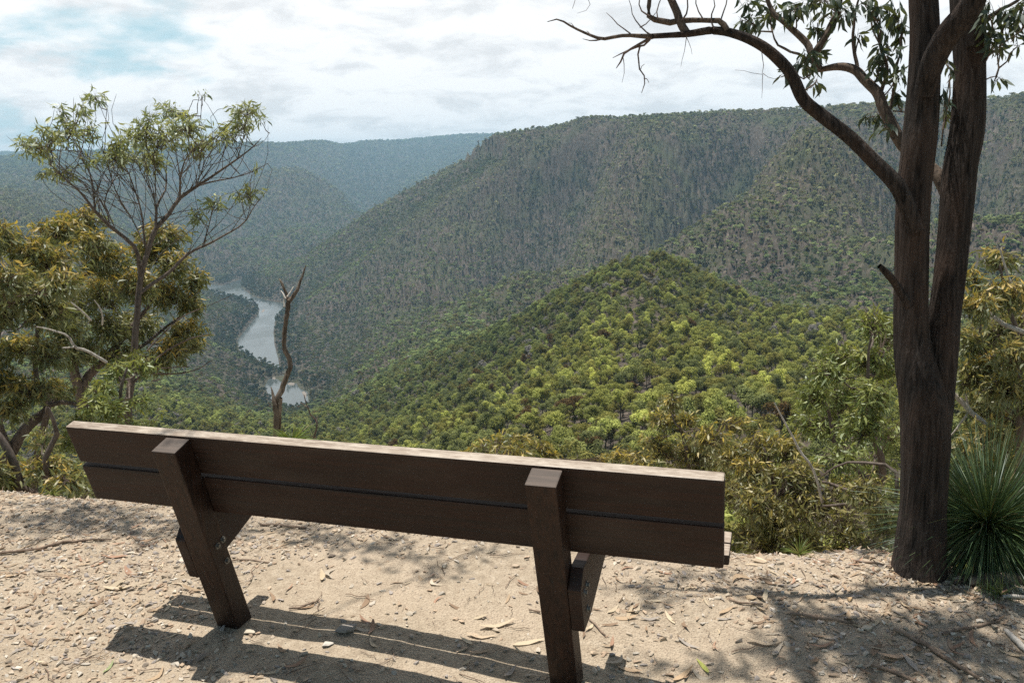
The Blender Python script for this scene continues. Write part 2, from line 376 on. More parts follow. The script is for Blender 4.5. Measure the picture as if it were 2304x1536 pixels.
GUL = [([(1700, 300, 2040), (1655, 400, 1900), (1597, 495, 1770), (1550, 570, 1600), (1500, 625, 1300)], 58, 115),
       ([(1310, 300, 2190), (1270, 400, 2070), (1195, 525, 1940), (1125, 635, 1770), (1050, 720, 1450)], 56, 115),
       ([(1420, 310, 2110), (1385, 420, 1900), (1325, 510, 1770), (1250, 610, 1600), (1180, 690, 1350)], 48, 92),
       ([(2010, 270, 1960), (2010, 390, 1700), (2050, 520, 1420), (2090, 640, 1150)], 54, 105),
       ([(1080, 370, 2250), (1020, 470, 2100), (950, 560, 1980), (880, 650, 1820)], 48, 95),
       ([(1570, 320, 2060), (1550, 430, 1830), (1505, 520, 1680), (1470, 590, 1520)], 44, 82),
       ([(1850, 300, 1950), (1790, 350, 1800), (1700, 420, 1650), (1620, 500, 1500)], 50, 92),
       ([(2220, 330, 1720), (2230, 430, 1480), (2250, 560, 1150)], 50, 92), ([(1830, 470, 1320), (1860, 580, 1110), (1900, 680, 900)], 18, 55), ([(1740, 500, 1240), (1700, 590, 1090), (1690, 650, 960)], 16, 50),
       ([(940, 450, 2250), (880, 540, 2120), (820, 630, 1980)], 24, 60), ([(420, 420, 5200), (520, 480, 4200), (560, 530, 3700)], 60, 190), ([(240, 380, 5000), (330, 460, 4200), (420, 540, 3500)], 70, 190), ([(820, 345, 7600), (850, 400, 6000), (800, 470, 4700)], 80, 260)]
for P_, dep, wd_ in GUL:
    P_ = np.array([at(*q) for q in P_]); sl_ = (RG > 350) & (RG < 7500) & (np.abs(AA) < .7)
    d_, t_ = segdist(XH[sl_], YH[sl_], P_); cut = dep * np.exp(-(d_ / wd_) ** 2) * sstep(0, .3, t_)
    shoulder = .45 * dep * np.exp(-((d_ - 1.9 * wd_) / (.8 * wd_)) ** 2) * sstep(.1, .4, t_)
    Zb[sl_] += (shoulder - cut) * sstep(ZR + 8, ZR + 60, Zb[sl_])
Zn = (fbm(XH + 3, YH / 420, 4, True) * 30 + fbm(XH / 130, YH / 130 + 9, 3, True) * 9) * dirv * na * sstep(13000, 2200, RG)
Zn = (Zn - 6 * dirv) * (1 - .75 * sstep(40, 110, Zb) * sstep(1500, 1800, RG))
Zh = Zb + Zn - (Zn.mean()) * 0
near = sstep(14, 8.5, RG); Zh = Zh * (1 - near) + near * (gz(XH, YH, False) - .12)
rear = sstep(math.radians(62), math.radians(110), np.abs(AA)); Zh = Zh * (1 - rear) + rear * (-.15)
# river bed
RIVS = [[(455, 636), (500, 643), (546, 626), (543, 646), (569, 667), (600, 675), (637, 682), (640, 696), (620, 715), (616, 743), (617, 772), (626, 806), (629, 828), (618, 828), (606, 818), (572, 809), (538, 788), (534, 765), (560, 732), (580, 708), (584, 696), (578, 684), (548, 674), (500, 664), (455, 660)],
        [(604, 852), (622, 852), (646, 864), (667, 862), (674, 874), (692, 880), (695, 914), (666, 926), (634, 918), (606, 894), (596, 868)]]
RIVW = [np.array([onz(x, y, ZR) for x, y in q]) for q in RIVS]
def inpoly(x, y, PP):
    return inpoly1(x, y, PP[0]) | inpoly1(x, y, PP[1])
def inpoly1(x, y, P):
    c = np.zeros(np.shape(x), bool); n = len(P); j = n - 1
    for i in range(n):
        xi, yi, xj, yj = P[i][0], P[i][1], P[j][0], P[j][1]
        c ^= ((yi > y) != (yj > y)) & (x < (xj - xi) * (y - yi) / (yj - yi + 1e-12) + xi); j = i
    return c
def polydist(x, y, PP): return np.minimum(polydist1(x, y, PP[0]), polydist1(x, y, PP[1]))
def polydist1(x, y, P):
    d = np.full(np.shape(x), 1e9)
    for i in range(len(P)):
        a = P[i - 1][:2]; b = P[i][:2]; ab = b - a; t = np.clip(((x - a[0]) * ab[0] + (y - a[1]) * ab[1]) / (ab @ ab), 0, 1)
        d = np.minimum(d, np.hypot(x - a[0] - t * ab[0], y - a[1] - t * ab[1]))
    return d
sel = (RG > 900) & (RG < 3600) & (np.abs(AA + .3) < .3)
dd = np.full(RG.shape, 1e9); dd[sel] = polydist(XH[sel], YH[sel], RIVW)
ins = np.zeros(RG.shape, bool); ins[sel] = inpoly(XH[sel], YH[sel], RIVW)
sd = np.where(ins, -dd, dd)
bank = ZR + .8 + 3.5 * sstep(0, 30, sd) + .62 * np.maximum(sd - 25, 0)
Zh = np.where((sd < 600) & sel, np.minimum(Zh, np.where(sd < 0, ZR - 2.5, bank)), Zh)
Zh = np.where((sd < 120) & (sd > 0) & sel, np.maximum(Zh, ZR + .8), Zh)
nr, na_ = Zh.shape
lnR = np.log(RR)
def hz(x, y):                       # height of the hills by bilinear lookup
    r = np.clip(np.hypot(x, y), RR[0], RR[-1] * .999); a = np.arctan2(x, y)
    i = np.clip(np.searchsorted(RR, r) - 1, 0, nr - 2); j = np.clip(np.searchsorted(AZ, a) - 1, 0, na_ - 2)
    u = (r - RR[i]) / (RR[i + 1] - RR[i]); w = np.clip((a - AZ[j]) / (AZ[j + 1] - AZ[j]), 0, 1)
    return (Zh[i, j] * (1 - u) + Zh[i + 1, j] * u) * (1 - w) + (Zh[i, j + 1] * (1 - u) + Zh[i + 1, j + 1] * u) * w
m, nt, N, out = mat('bushland_soil')
v = coords(N)
n1 = noise(N, v, .012, 6, .6); n2 = noise(N, v, .12, 5, .65)
c = ramp(N, n2, [(.3, (.035, .03, .023)), (.55, (.085, .07, .056)), (.75, (.19, .15, .125))])
c = mixc(N, ramp(N, n1, [(.45, (0, 0, 0)), (.7, (1, 1, 1))]), c, (.06, .07, .035))
p = N('BsdfPrincipled', {'Base Color': c, 'Roughness': 1., 'Normal': bump(N, n2, .6, 2.)}); p.inputs['Specular IOR Level'].default_value = .1
nt.links.new(p.outputs[0], out.inputs[0]); M_soil = m
ii = (np.arange(nr - 1)[:, None] * na_ + np.arange(na_)[None]); jj = (np.arange(nr - 1)[:, None] * na_ + (np.arange(na_)[None] + 1) % na_)
G = Geo(); G.add(np.stack([XH, YH, Zh], -1).reshape(-1, 3), np.stack([ii, jj, jj + na_, ii + na_], -1).reshape(-1, 4))
hills = tag(G.obj('hills', M_soil), kind='structure')

# river: water sheet a bit wider than its bed
m, nt, N, out = mat('river_water')
v = coords(N); w1 = noise(N, v, .25, 4, .6); w2 = noise(N, coords(N, (.01, .006, 1)), 1., 3)
p = N('BsdfPrincipled', {'Base Color': (.06, .072, .068, 1), 'Roughness': ramp(N, w2, [(.4, (.05,) * 3), (.62, (.25,) * 3)]), 'IOR': 1.33, 'Normal': bump(N, w1, .25, .3)})
p.inputs['Specular IOR Level'].default_value = .6
nt.links.new(p.outputs[0], out.inputs[0]); M_water = m
bm = bmesh.new()
for q in RIVW: bm.faces.new([bm.verts.new((x, y, ZR)) for x, y, _ in q])
bmesh.ops.triangulate(bm, faces=bm.faces[:])
bm.normal_update()
bmesh.ops.reverse_faces(bm, faces=[f for f in bm.faces if f.normal.z < 0])
me = bpy.data.meshes.new('river'); bm.to_mesh(me); bm.free(); me.materials.append(M_water)
river = bpy.data.objects.new('river', me); COL.objects.link(river); tag(river, kind='structure')
# pale sand bars at the water's edge
m, nt, N, out = mat('river_sand')
p = N('BsdfPrincipled', {'Base Color': ramp(N, noise(N, coords(N), .4, 4), [(.3, (.14, .118, .095)), (.7, (.27, .235, .20))]), 'Roughness': 1.}); nt.links.new(p.outputs[0], out.inputs[0]); M_sand = m
def sandbar(pts, label):
    w = np.array([onz(x, y, ZR)[:2] for x, y in pts]); G = Geo(); P = []
    c0 = w.mean(0); n = len(w)
    for s, z in ((.8, -.8), (.6, .7), (.3, 1.2)): P.append(np.c_[c0 + (w - c0) * s, np.full(n, ZR + z)])
    V = np.concatenate(P + [np.array([[*c0, ZR + 1.3]])])
    q = [(k * n + i, k * n + (i + 1) % n, (k + 1) * n + (i + 1) % n, (k + 1) * n + i) for k in (0, 1) for i in range(n)]
    G.add(V, q); G.add(np.zeros((0, 3)), np.zeros((0, 3), int))
    G.n -= 0; G.F.append(np.array([(2 * n + i, 2 * n + (i + 1) % n, 3 * n) for i in range(n)])); G.M.append(np.zeros(n, np.int32))
    o = G.obj('sand_bank', M_sand); tag(o, label, 'sand bank', 'pale sand banks along the river')
sandbar([(586, 703), (590, 697), (595, 693), (597, 699), (592, 704)], 'small pinkish sand bank at the bend in the middle reach of the river')
sandbar([(585, 850), (595, 842), (612, 840), (626, 850), (624, 856), (610, 851), (598, 853)], 'pale sand bank at the top end of the lower river pool')
sandbar([(642, 862), (655, 859), (667, 861), (664, 868), (650, 867)], 'thin bright sand bank right of the dead tree trunk')
sandbar([(676, 880), (684, 876), (692, 884), (690, 898), (684, 896)], 'sand bank at the right end of the lower river pool')

# ------------------------------------------------------------------ forest
def forest_mat(name, per_object=False):
    m, nt, N, out = mat(name)
    t = N('Attribute', attribute_name='tip').outputs['Fac']; r = N('Attribute', attribute_name='rnd').outputs['Fac']
    if per_object: tint = N('ObjectInfo').outputs['Color']; base = tint
    else:
        a = N('Attribute', attribute_name='tint', attribute_type='INSTANCER').outputs['Color']; base = a
    hs = N('HueSaturation', {'Hue': .5, 'Saturation': 1., 'Value': math_(N, 'ADD', .65, math_(N, 'MULTIPLY', r, .7)), 'Color': base})
    c = mixc(N, math_(N, 'MULTIPLY', t, .45), hs.outputs[0], mixc(N, .5, base, (.2, .17, .035), 'MIX'))
    df = N('BsdfDiffuse', {'Color': c}).outputs[0]; tl = N('BsdfTranslucent', {'Color': c}).outputs[0]
    nt.links.new(N('MixShader', {0: .36, 1: df, 2: tl}).outputs[0], out.inputs[0]); return m
M_forest = forest_mat('forest_canopy'); M_crown = forest_mat('spur_tree_canopy', True)
M_ftrunk = bark_mat('forest_trunk', (.05, .043, .035), (.16, .14, .118), (3, 3, 1), .2, .05)

def crown_geo(seed, nq, qs, trunk=True, limbs=False, tall=1.):
    """unit tree: crown about 1 wide; returns canopy Geo and trunk Geo"""
    g = np.random.default_rng(seed)
    nl = g.integers(9, 16); T = Geo(); Cn = Geo()
    ang = g.random(nl) * 2 * PI; rad = np.sqrt(g.random(nl)) * .40; rad[0] = .02
    lc = np.c_[rad * np.cos(ang), rad * np.sin(ang), (.80 + .16 * (1 - (rad / .40) ** 2) + g.normal(0, .10, nl)) * tall]
    lr = .09 + g.random(nl) * .10
    w = lr ** 2 / (lr ** 2).sum(); which = g.choice(nl, nq, p=w)
    u = nrm(g.normal(0, 1, (nq, 3)) + np.array([0, 0, .45])); rr = .35 + .75 * g.random(nq) ** .6
    pos = lc[which] + u * (lr[which] * rr)[:, None] * np.array([1, 1, .78])
    n = nrm(u + g.normal(0, .55, (nq, 3)) + np.array([0, 0, .3])); s = nrm(np.cross(n, g.normal(0, 1, (nq, 3)))); t = np.cross(n, s)
    sz = (qs * (.6 + .8 * g.random(nq)))[:, None]
    V = np.stack([pos - s * sz * .5, pos - t * sz * .30 + s * sz * .08, pos + s * sz * .55, pos + t * sz * .34], 1).reshape(-1, 3)
    Cn.add(V, (np.arange(nq) * 4)[:, None] + np.arange(4), 0, rnd=g.random(nq), tip=np.clip((u[:, 2] - .2) * 1.1, 0, 1) * g.random(nq))
    top = lc[:, 2].mean() - .1
    k = np.linspace(0, 1, 5)[:, None]; base = np.array([0, 0, -.12]); lean = g.normal(0, .05, 2)
    P = base + k * (np.array([lean[0], lean[1], top]) - base)
    V, F = tubes(P[None], np.linspace(.026, .012, 5)[None], 6 if limbs else 4); T.add(V, F)
    if limbs:
        for c_, r_ in zip(lc, lr):
            st = P[2] + (P[3] - P[2]) * g.random(); md = st * .5 + c_ * .5 + np.array([0, 0, -.04]) + g.normal(0, .015, 3)
            Q, R_ = resample([st, md, c_], [.013, .009, .004], K=6); V, F = tubes(Q[None], R_[None], 5); T.add(V, F)
    return Cn, T

# candidate tree sites
def sites(r0, r1, sp_, azm=37):
    n = int(math.radians(2 * azm) / 2 * (r1 ** 2 - r0 ** 2) / sp_ ** 2)
    r = np.sqrt(r0 ** 2 + rng.random(n) * (r1 ** 2 - r0 ** 2)); a = np.radians((rng.random(n) * 2 - 1) * azm)
    return r * np.sin(a), r * np.cos(a), r, a
# what the lookout can see (with margin): running maximum of the slope angle along each bearing
EL = (Zh - 1.7) / RG; MX = np.maximum.accumulate(EL, 0); MXp = np.vstack([MX[:1] * 0 - 9, MX[:-1]])
def seen(x, y, z, h):
    r = np.hypot(x, y); a = np.arctan2(x, y)
    i = np.clip(np.searchsorted(RR, r) - 2, 0, nr - 1); j = np.clip(np.searchsorted(AZ, a) - 1, 0, na_ - 1)
    return (z + h - 1.7) / r > MXp[i, j] - .006
pts = []
for r0, r1, sp_, wd in ((34, 120, 4., 6.0), (120, 700, 2.9, 5.2), (700, 1700, 4.1, 7.6), (1700, 3100, 4.7, 8.6), (3100, 4600, 7., 12.), (4600, 6600, 9.5, 16.5), (6600, 9000, 14., 24.), (9000, 12000, 20., 33.)):
    x, y, r, a = sites(r0, r1, sp_); z = hz(x, y)
    cov = fbm(x / 90, y / 90, 3) * .6 + fbm(x / 26 + 7, y / 26, 2) * .4
    slope = (hz(x + 6, y) - hz(x - 6, y)) ** 2 + (hz(x, y + 6) - hz(x, y - 6)) ** 2; slope = np.sqrt(slope) / 12
    rg_ = sstep(2, 16, z - .125 * sum(hz(x + 160 * math.cos(q_), y + 160 * math.sin(q_)) for q_ in np.arange(8) * PI / 4)) * (r > 800)
    bare = (cov - .10 * rg_ * sstep(-240, -80, z) - .10 * sstep(-150, 100, z)) < -.60 + .2 * sstep(.45, .9, slope) * sstep(-260, -60, z)
    keep = ~bare & seen(x, y, z, 15) & (rng.random(len(x)) < np.sqrt(1 + (1.3 * slope) ** 2) / 1.9)
    s = (r > 900) & (r < 3600) & (a < 0)
    ps = np.full(len(x), 1e9); inn = np.zeros(len(x), bool); ps[s] = polydist(x[s], y[s], RIVW); inn[s] = inpoly(x[s], y[s], RIVW)
    keep &= ~inn & (ps > 2.5)
    wsz = wd * (.42 + 1.0 * rng.random(len(x)) ** 2)
    wsz *= np.where(ps < 40, 1.15, 1) * np.where(r > 700, .9, 1) * (1 - .28 * sstep(.4, 1., slope) * (r > 900))
    pts.append(np.c_[x, y, z, r, a, wsz, slope, np.minimum(ps, 500), cov][keep])
pts = np.concatenate(pts)
x, y, z, r, a, wsz, slope, ps, cov = pts.T
# colour of each tree: yellow-green on the near spur, blue-green below, grey-green on the dry faces
big = fbm(x / 260 + 2, y / 260 + 8, 3); rn = rng.random(len(x)); rn2 = rng.random(len(x))
fresh = sstep(850, 250, r) * np.clip(.8 + 1. * big + .25 * sstep(-.05, .4, a), 0, 1)
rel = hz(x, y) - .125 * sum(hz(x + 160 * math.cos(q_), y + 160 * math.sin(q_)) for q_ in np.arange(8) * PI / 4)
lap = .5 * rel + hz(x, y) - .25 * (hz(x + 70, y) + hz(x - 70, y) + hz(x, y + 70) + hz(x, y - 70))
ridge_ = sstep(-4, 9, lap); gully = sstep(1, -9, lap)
dry = sstep(-230, -60, z) * sstep(700, 1300, r) * np.clip(.15 + .75 * ridge_ + .7 * fbm(x / 150, y / 150 + 4, 3), 0, 1)
c_base = np.array([.125, .155, .062]); c_fresh = np.array([.33, .335, .09]); c_dry = np.array([.205, .19, .115]); c_bank = np.array([.028, .048, .026])
col = c_base + (c_fresh - c_base) * fresh[:, None] * (.6 + .4 * rn[:, None]); col = col + (c_dry - col) * (dry * (.35 + .65 * rn2))[:, None]
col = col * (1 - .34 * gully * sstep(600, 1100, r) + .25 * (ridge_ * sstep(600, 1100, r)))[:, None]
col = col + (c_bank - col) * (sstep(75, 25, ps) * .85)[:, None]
col = col * np.clip(np.exp(rng.normal(0, np.where(r > 700, .46, .28), len(x))), .3, 1.75)[:, None]
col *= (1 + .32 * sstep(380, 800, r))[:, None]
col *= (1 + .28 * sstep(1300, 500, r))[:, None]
hv = rng.random(len(x)); patch = fbm(x / 40 + 5, y / 40, 2)
k_ = hv < .16 + .25 * (patch > .25); col[k_] = col[k_] * .45 + np.array([.20, .165, .055]) * .55
k_ = hv > .80 - .25 * (patch < -.25); col[k_] = col[k_] * .5 + np.array([.10, .125, .085]) * .5
odd = rng.random(len(x)) < .02; col[odd] = np.array([.13, .085, .04])
grey = rng.random(len(x)) < .03 * (r > 400); col[grey] = np.array([.30, .28, .26])
order = np.argsort(r); 
vis = (np.abs(a) < math.radians(31)) & (r > 95)
# the 300 nearest trees that show: each its own thing with trunk and crown
cand = np.where(vis & (r < 420))[0]
P2 = np.stack([x, y, z + wsz * .8], -1)[cand] - CAM
zc = P2 @ FWD; pxx = W0 / 2 + F0 * (P2 @ RI) / zc; pyy = H0 / 2 + F0 * (P2 @ DI) / zc
top_b = np.interp(pxx, [0, 160, 1630, 1640, 2304], [1000, 940, 1055, 1010, 1000])
okc = (pxx > 330) & (pxx < 2010) & (pyy < top_b) & ((pxx < 1780) | (pyy < 760)) & ((pxx < 1430) | (pyy < 920))
cand = cand[okc]; cand = cand[np.argsort(r[cand])][:300]
near_mask = np.zeros(len(x), bool); near_mask[cand] = True
protos = []
for k in range(8):
    Cn, T = crown_geo(100 + k, 2000, .05, limbs=True, tall=[1, 1.15, .85, 1.05, 1, .75, 1.25, .95][k])
    protos.append((Cn.mesh('crown', M_crown, False), T.mesh('trunk', M_ftrunk)))
for q in cand:
    k = rng.integers(8); cm, tm = protos[k]; yel = col[q][0] / col[q][1]
    where_ = 'in front of the valley' if a[q] < -.03 else ('on the crest of the wooded spur' if a[q] < .2 else 'on the right flank of the wooded spur')
    hue = 'yellow green' if yel > .93 else ('olive green' if yel > .8 else 'mid green')
    t = empty('gum_tree', (x[q], y[q], z[q]), f'distant gum tree with {hue} crown {where_}', 'tree', f'{hue} gum trees {where_}')
    t.rotation_euler = (0, 0, rng.random() * 6.28); t.scale = (wsz[q],) * 3
    for nm, me in (('crown', cm), ('trunk', tm)):
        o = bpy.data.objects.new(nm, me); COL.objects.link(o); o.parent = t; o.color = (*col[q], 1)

def instancer(name, P, S, rotz, tint, meshes, which, tilt=None):
    """one object: points carrying scale, rotation, colour; geometry nodes puts a mesh on each"""
    col_ = bpy.data.collections.new(name + '_kinds')
    for i, me in enumerate(meshes):
        o = bpy.data.objects.new(f'{name}_kind_{i:02d}', me); col_.objects.link(o)
    me = bpy.data.meshes.new(name); me.vertices.add(len(P)); me.vertices.foreach_set('co', np.asarray(P, float).ravel())
    def at_(nm, ty, v, key='value'):
        b = me.attributes.new(nm, ty, 'POINT'); b.data.foreach_set(key, np.ascontiguousarray(v).ravel())
    at_('sc', 'FLOAT_VECTOR', np.asarray(S, np.float32), 'vector')
    rot = np.zeros((len(P), 3), np.float32); rot[:, 2] = rotz
    if tilt is not None: rot[:, :2] = tilt
    at_('rot', 'FLOAT_VECTOR', rot, 'vector'); at_('tint0', 'FLOAT_COLOR', np.c_[tint, np.ones(len(P))].astype(np.float32), 'color'); at_('kind_i', 'INT', which.astype(np.int32))
    ob = bpy.data.objects.new(name, me); COL.objects.link(ob)
    ng = bpy.data.node_groups.new(name, 'GeometryNodeTree')
    ng.interface.new_socket('Geometry', in_out='INPUT', socket_type='NodeSocketGeometry'); ng.interface.new_socket('Geometry', in_out='OUTPUT', socket_type='NodeSocketGeometry')
    n = ng.nodes; L = ng.links.new
    gi = n.new('NodeGroupInput'); go = n.new('NodeGroupOutput'); iop = n.new('GeometryNodeInstanceOnPoints'); ci = n.new('GeometryNodeCollectionInfo')
    ci.inputs['Collection'].default_value = col_; ci.inputs['Separate Children'].default_value = True; ci.inputs['Reset Children'].default_value = True
    def na2(nm, ty):
        b = n.new('GeometryNodeInputNamedAttribute'); b.data_type = ty; b.inputs['Name'].default_value = nm; return b.outputs['Attribute']
    L(gi.outputs[0], iop.inputs['Points']); L(ci.outputs[0], iop.inputs['Instance']); iop.inputs['Pick Instance'].default_value = True
    L(na2('kind_i', 'INT'), iop.inputs['Instance Index']); L(na2('sc', 'FLOAT_VECTOR'), iop.inputs['Scale'])
    er = n.new('FunctionNodeEulerToRotation'); L(na2('rot', 'FLOAT_VECTOR'), er.inputs[0]); L(er.outputs[0], iop.inputs['Rotation'])
    st = n.new('GeometryNodeStoreNamedAttribute'); st.data_type = 'FLOAT_COLOR'; st.domain = 'INSTANCE'; st.inputs['Name'].default_value = 'tint'
    L(iop.outputs[0], st.inputs['Geometry']); L(na2('tint0', 'FLOAT_COLOR'), st.inputs['Value']); L(st.outputs[0], go.inputs[0])
    md = ob.modifiers.new(name, 'NODES'); md.node_group = ng
    return ob

def joined(Cn, T, name, mats):
    for V, F in zip(T.V, T.F): pass
    off = 0; n0 = Cn.n
    Vt = np.concatenate(T.V); Ft = np.concatenate(T.F); Cn.add(Vt, Ft, 1)
    return Cn.mesh(name, mats, False)
fm = []
for k in range(4): fm.append(joined(*crown_geo(200 + k, 1400, .058, limbs=True), 'mid_tree', [M_forest, M_ftrunk]))
for k in range(6): fm.append(joined(*crown_geo(300 + k, 300, .125, tall=.95), 'far_tree', [M_forest, M_ftrunk]))
rest = ~near_mask
which = np.where(r < 600, rng.integers(0, 4, len(x)), rng.integers(4, 10, len(x)))
sc = np.c_[wsz, wsz, wsz * (.85 + .4 * rng.random(len(x))) * np.where(r > 700, .74, 1)]
conifer = ps < 45; sc[conifer] *= np.array([.8, .8, 1.35])
tilt = rng.normal(0, .06, (len(x), 2))
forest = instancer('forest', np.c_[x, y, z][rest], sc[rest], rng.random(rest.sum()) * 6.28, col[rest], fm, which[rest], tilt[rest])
tag(forest, kind='stuff', label='dense gum forest covering the gorge slopes and plateau', cat='forest')
print('forest points', rest.sum(), 'near', len(cand))

# rock outcrops among the trees
def hull_mesh(name, seed, npts, flat, mt, bev=.0, smooth=False):
    g = np.random.default_rng(seed); bm = bmesh.new()
    for v in nrm(g.normal(0, 1, (npts, 3))) * (.38 + .14 * g.random((npts, 1))) * np.array([1, .62 + .3 * g.random(), flat]): bm.verts.new(v)
    h = bmesh.ops.convex_hull(bm, input=bm.verts); bmesh.ops.delete(bm, geom=[e for e in h['geom_interior'] if isinstance(e, bmesh.types.BMVert)], context='VERTS')
    if bev: bmesh.ops.bevel(bm, geom=bm.edges[:], offset=bev, segments=1, affect='EDGES')
    me = bpy.data.meshes.new(name); bm.to_mesh(me); bm.free(); me.materials.append(mt)
    return me
m, nt, N, out = mat('outcrop_rock')
v = coords(N); c = ramp(N, noise(N, v, 3., 6, .65), [(.3, (.14, .11, .095)), (.6, (.32, .26, .225)), (.8, (.42, .36, .32))])
p = N('BsdfPrincipled', {'Base Color': c, 'Roughness': 1., 'Normal': bump(N, noise(N, v, 8., 5), .8, .1)}); nt.links.new(p.outputs[0], out.inputs[0]); M_rock = m
om = [hull_mesh('outcrop', 500 + k, 22, .8, M_rock, .03) for k in range(5)]
OP = []
for px, py, rr_, n, spx, spy in ((1690, 318, 2000, 26, 22, 16), (1670, 345, 1960, 16, 20, 12), (1640, 560, 1150, 16, 45, 22), (1700, 610, 1000, 14, 45, 30), (710, 925, 430, 10, 18, 16), (430, 840, 820, 12, 30, 14), (1380, 430, 1850, 12, 25, 25), (1340, 580, 1620, 12, 30, 30), (1230, 370, 2250, 12, 30, 20), (830, 460, 2400, 8, 25, 20), (1300, 470, 1900, 8, 20, 20), (720, 600, 2300, 9, 30, 14), (1180, 940, 200, 4, 30, 12), (1060, 780, 520, 6, 25, 10), (900, 735, 1100, 8, 20, 8)):
    for i in range(n):
        d = ray(px + rng.normal(0, spx), py + rng.normal(0, spy)); d = d / math.hypot(d[0], d[1])
        rs = np.linspace(rr_ * .6, rr_ * 1.5, 260); P = CAM + d * rs[:, None]; hit = np.where(P[:, 2] < hz(P[:, 0], P[:, 1]))[0]
        if len(hit): OP.append((*P[hit[0]], rs[hit[0]]))
OP = np.array(OP); s_ = (3 + 6 * rng.random(len(OP)) ** 2) * (.4 + .6 * sstep(200, 1500, OP[:, 3]))
outc = instancer('rock_outcrops', OP[:, :3] + np.array([0, 0, .8]), np.c_[s_, s_, s_ * (.7 + .8 * rng.random(len(OP)))], rng.random(len(OP)) * 6.28, np.ones((len(OP), 3)), om, rng.integers(0, 5, len(OP)))
tag(outc, kind='stuff', label='pinkish grey rock outcrops showing between the trees on the far slopes', cat='rocks')

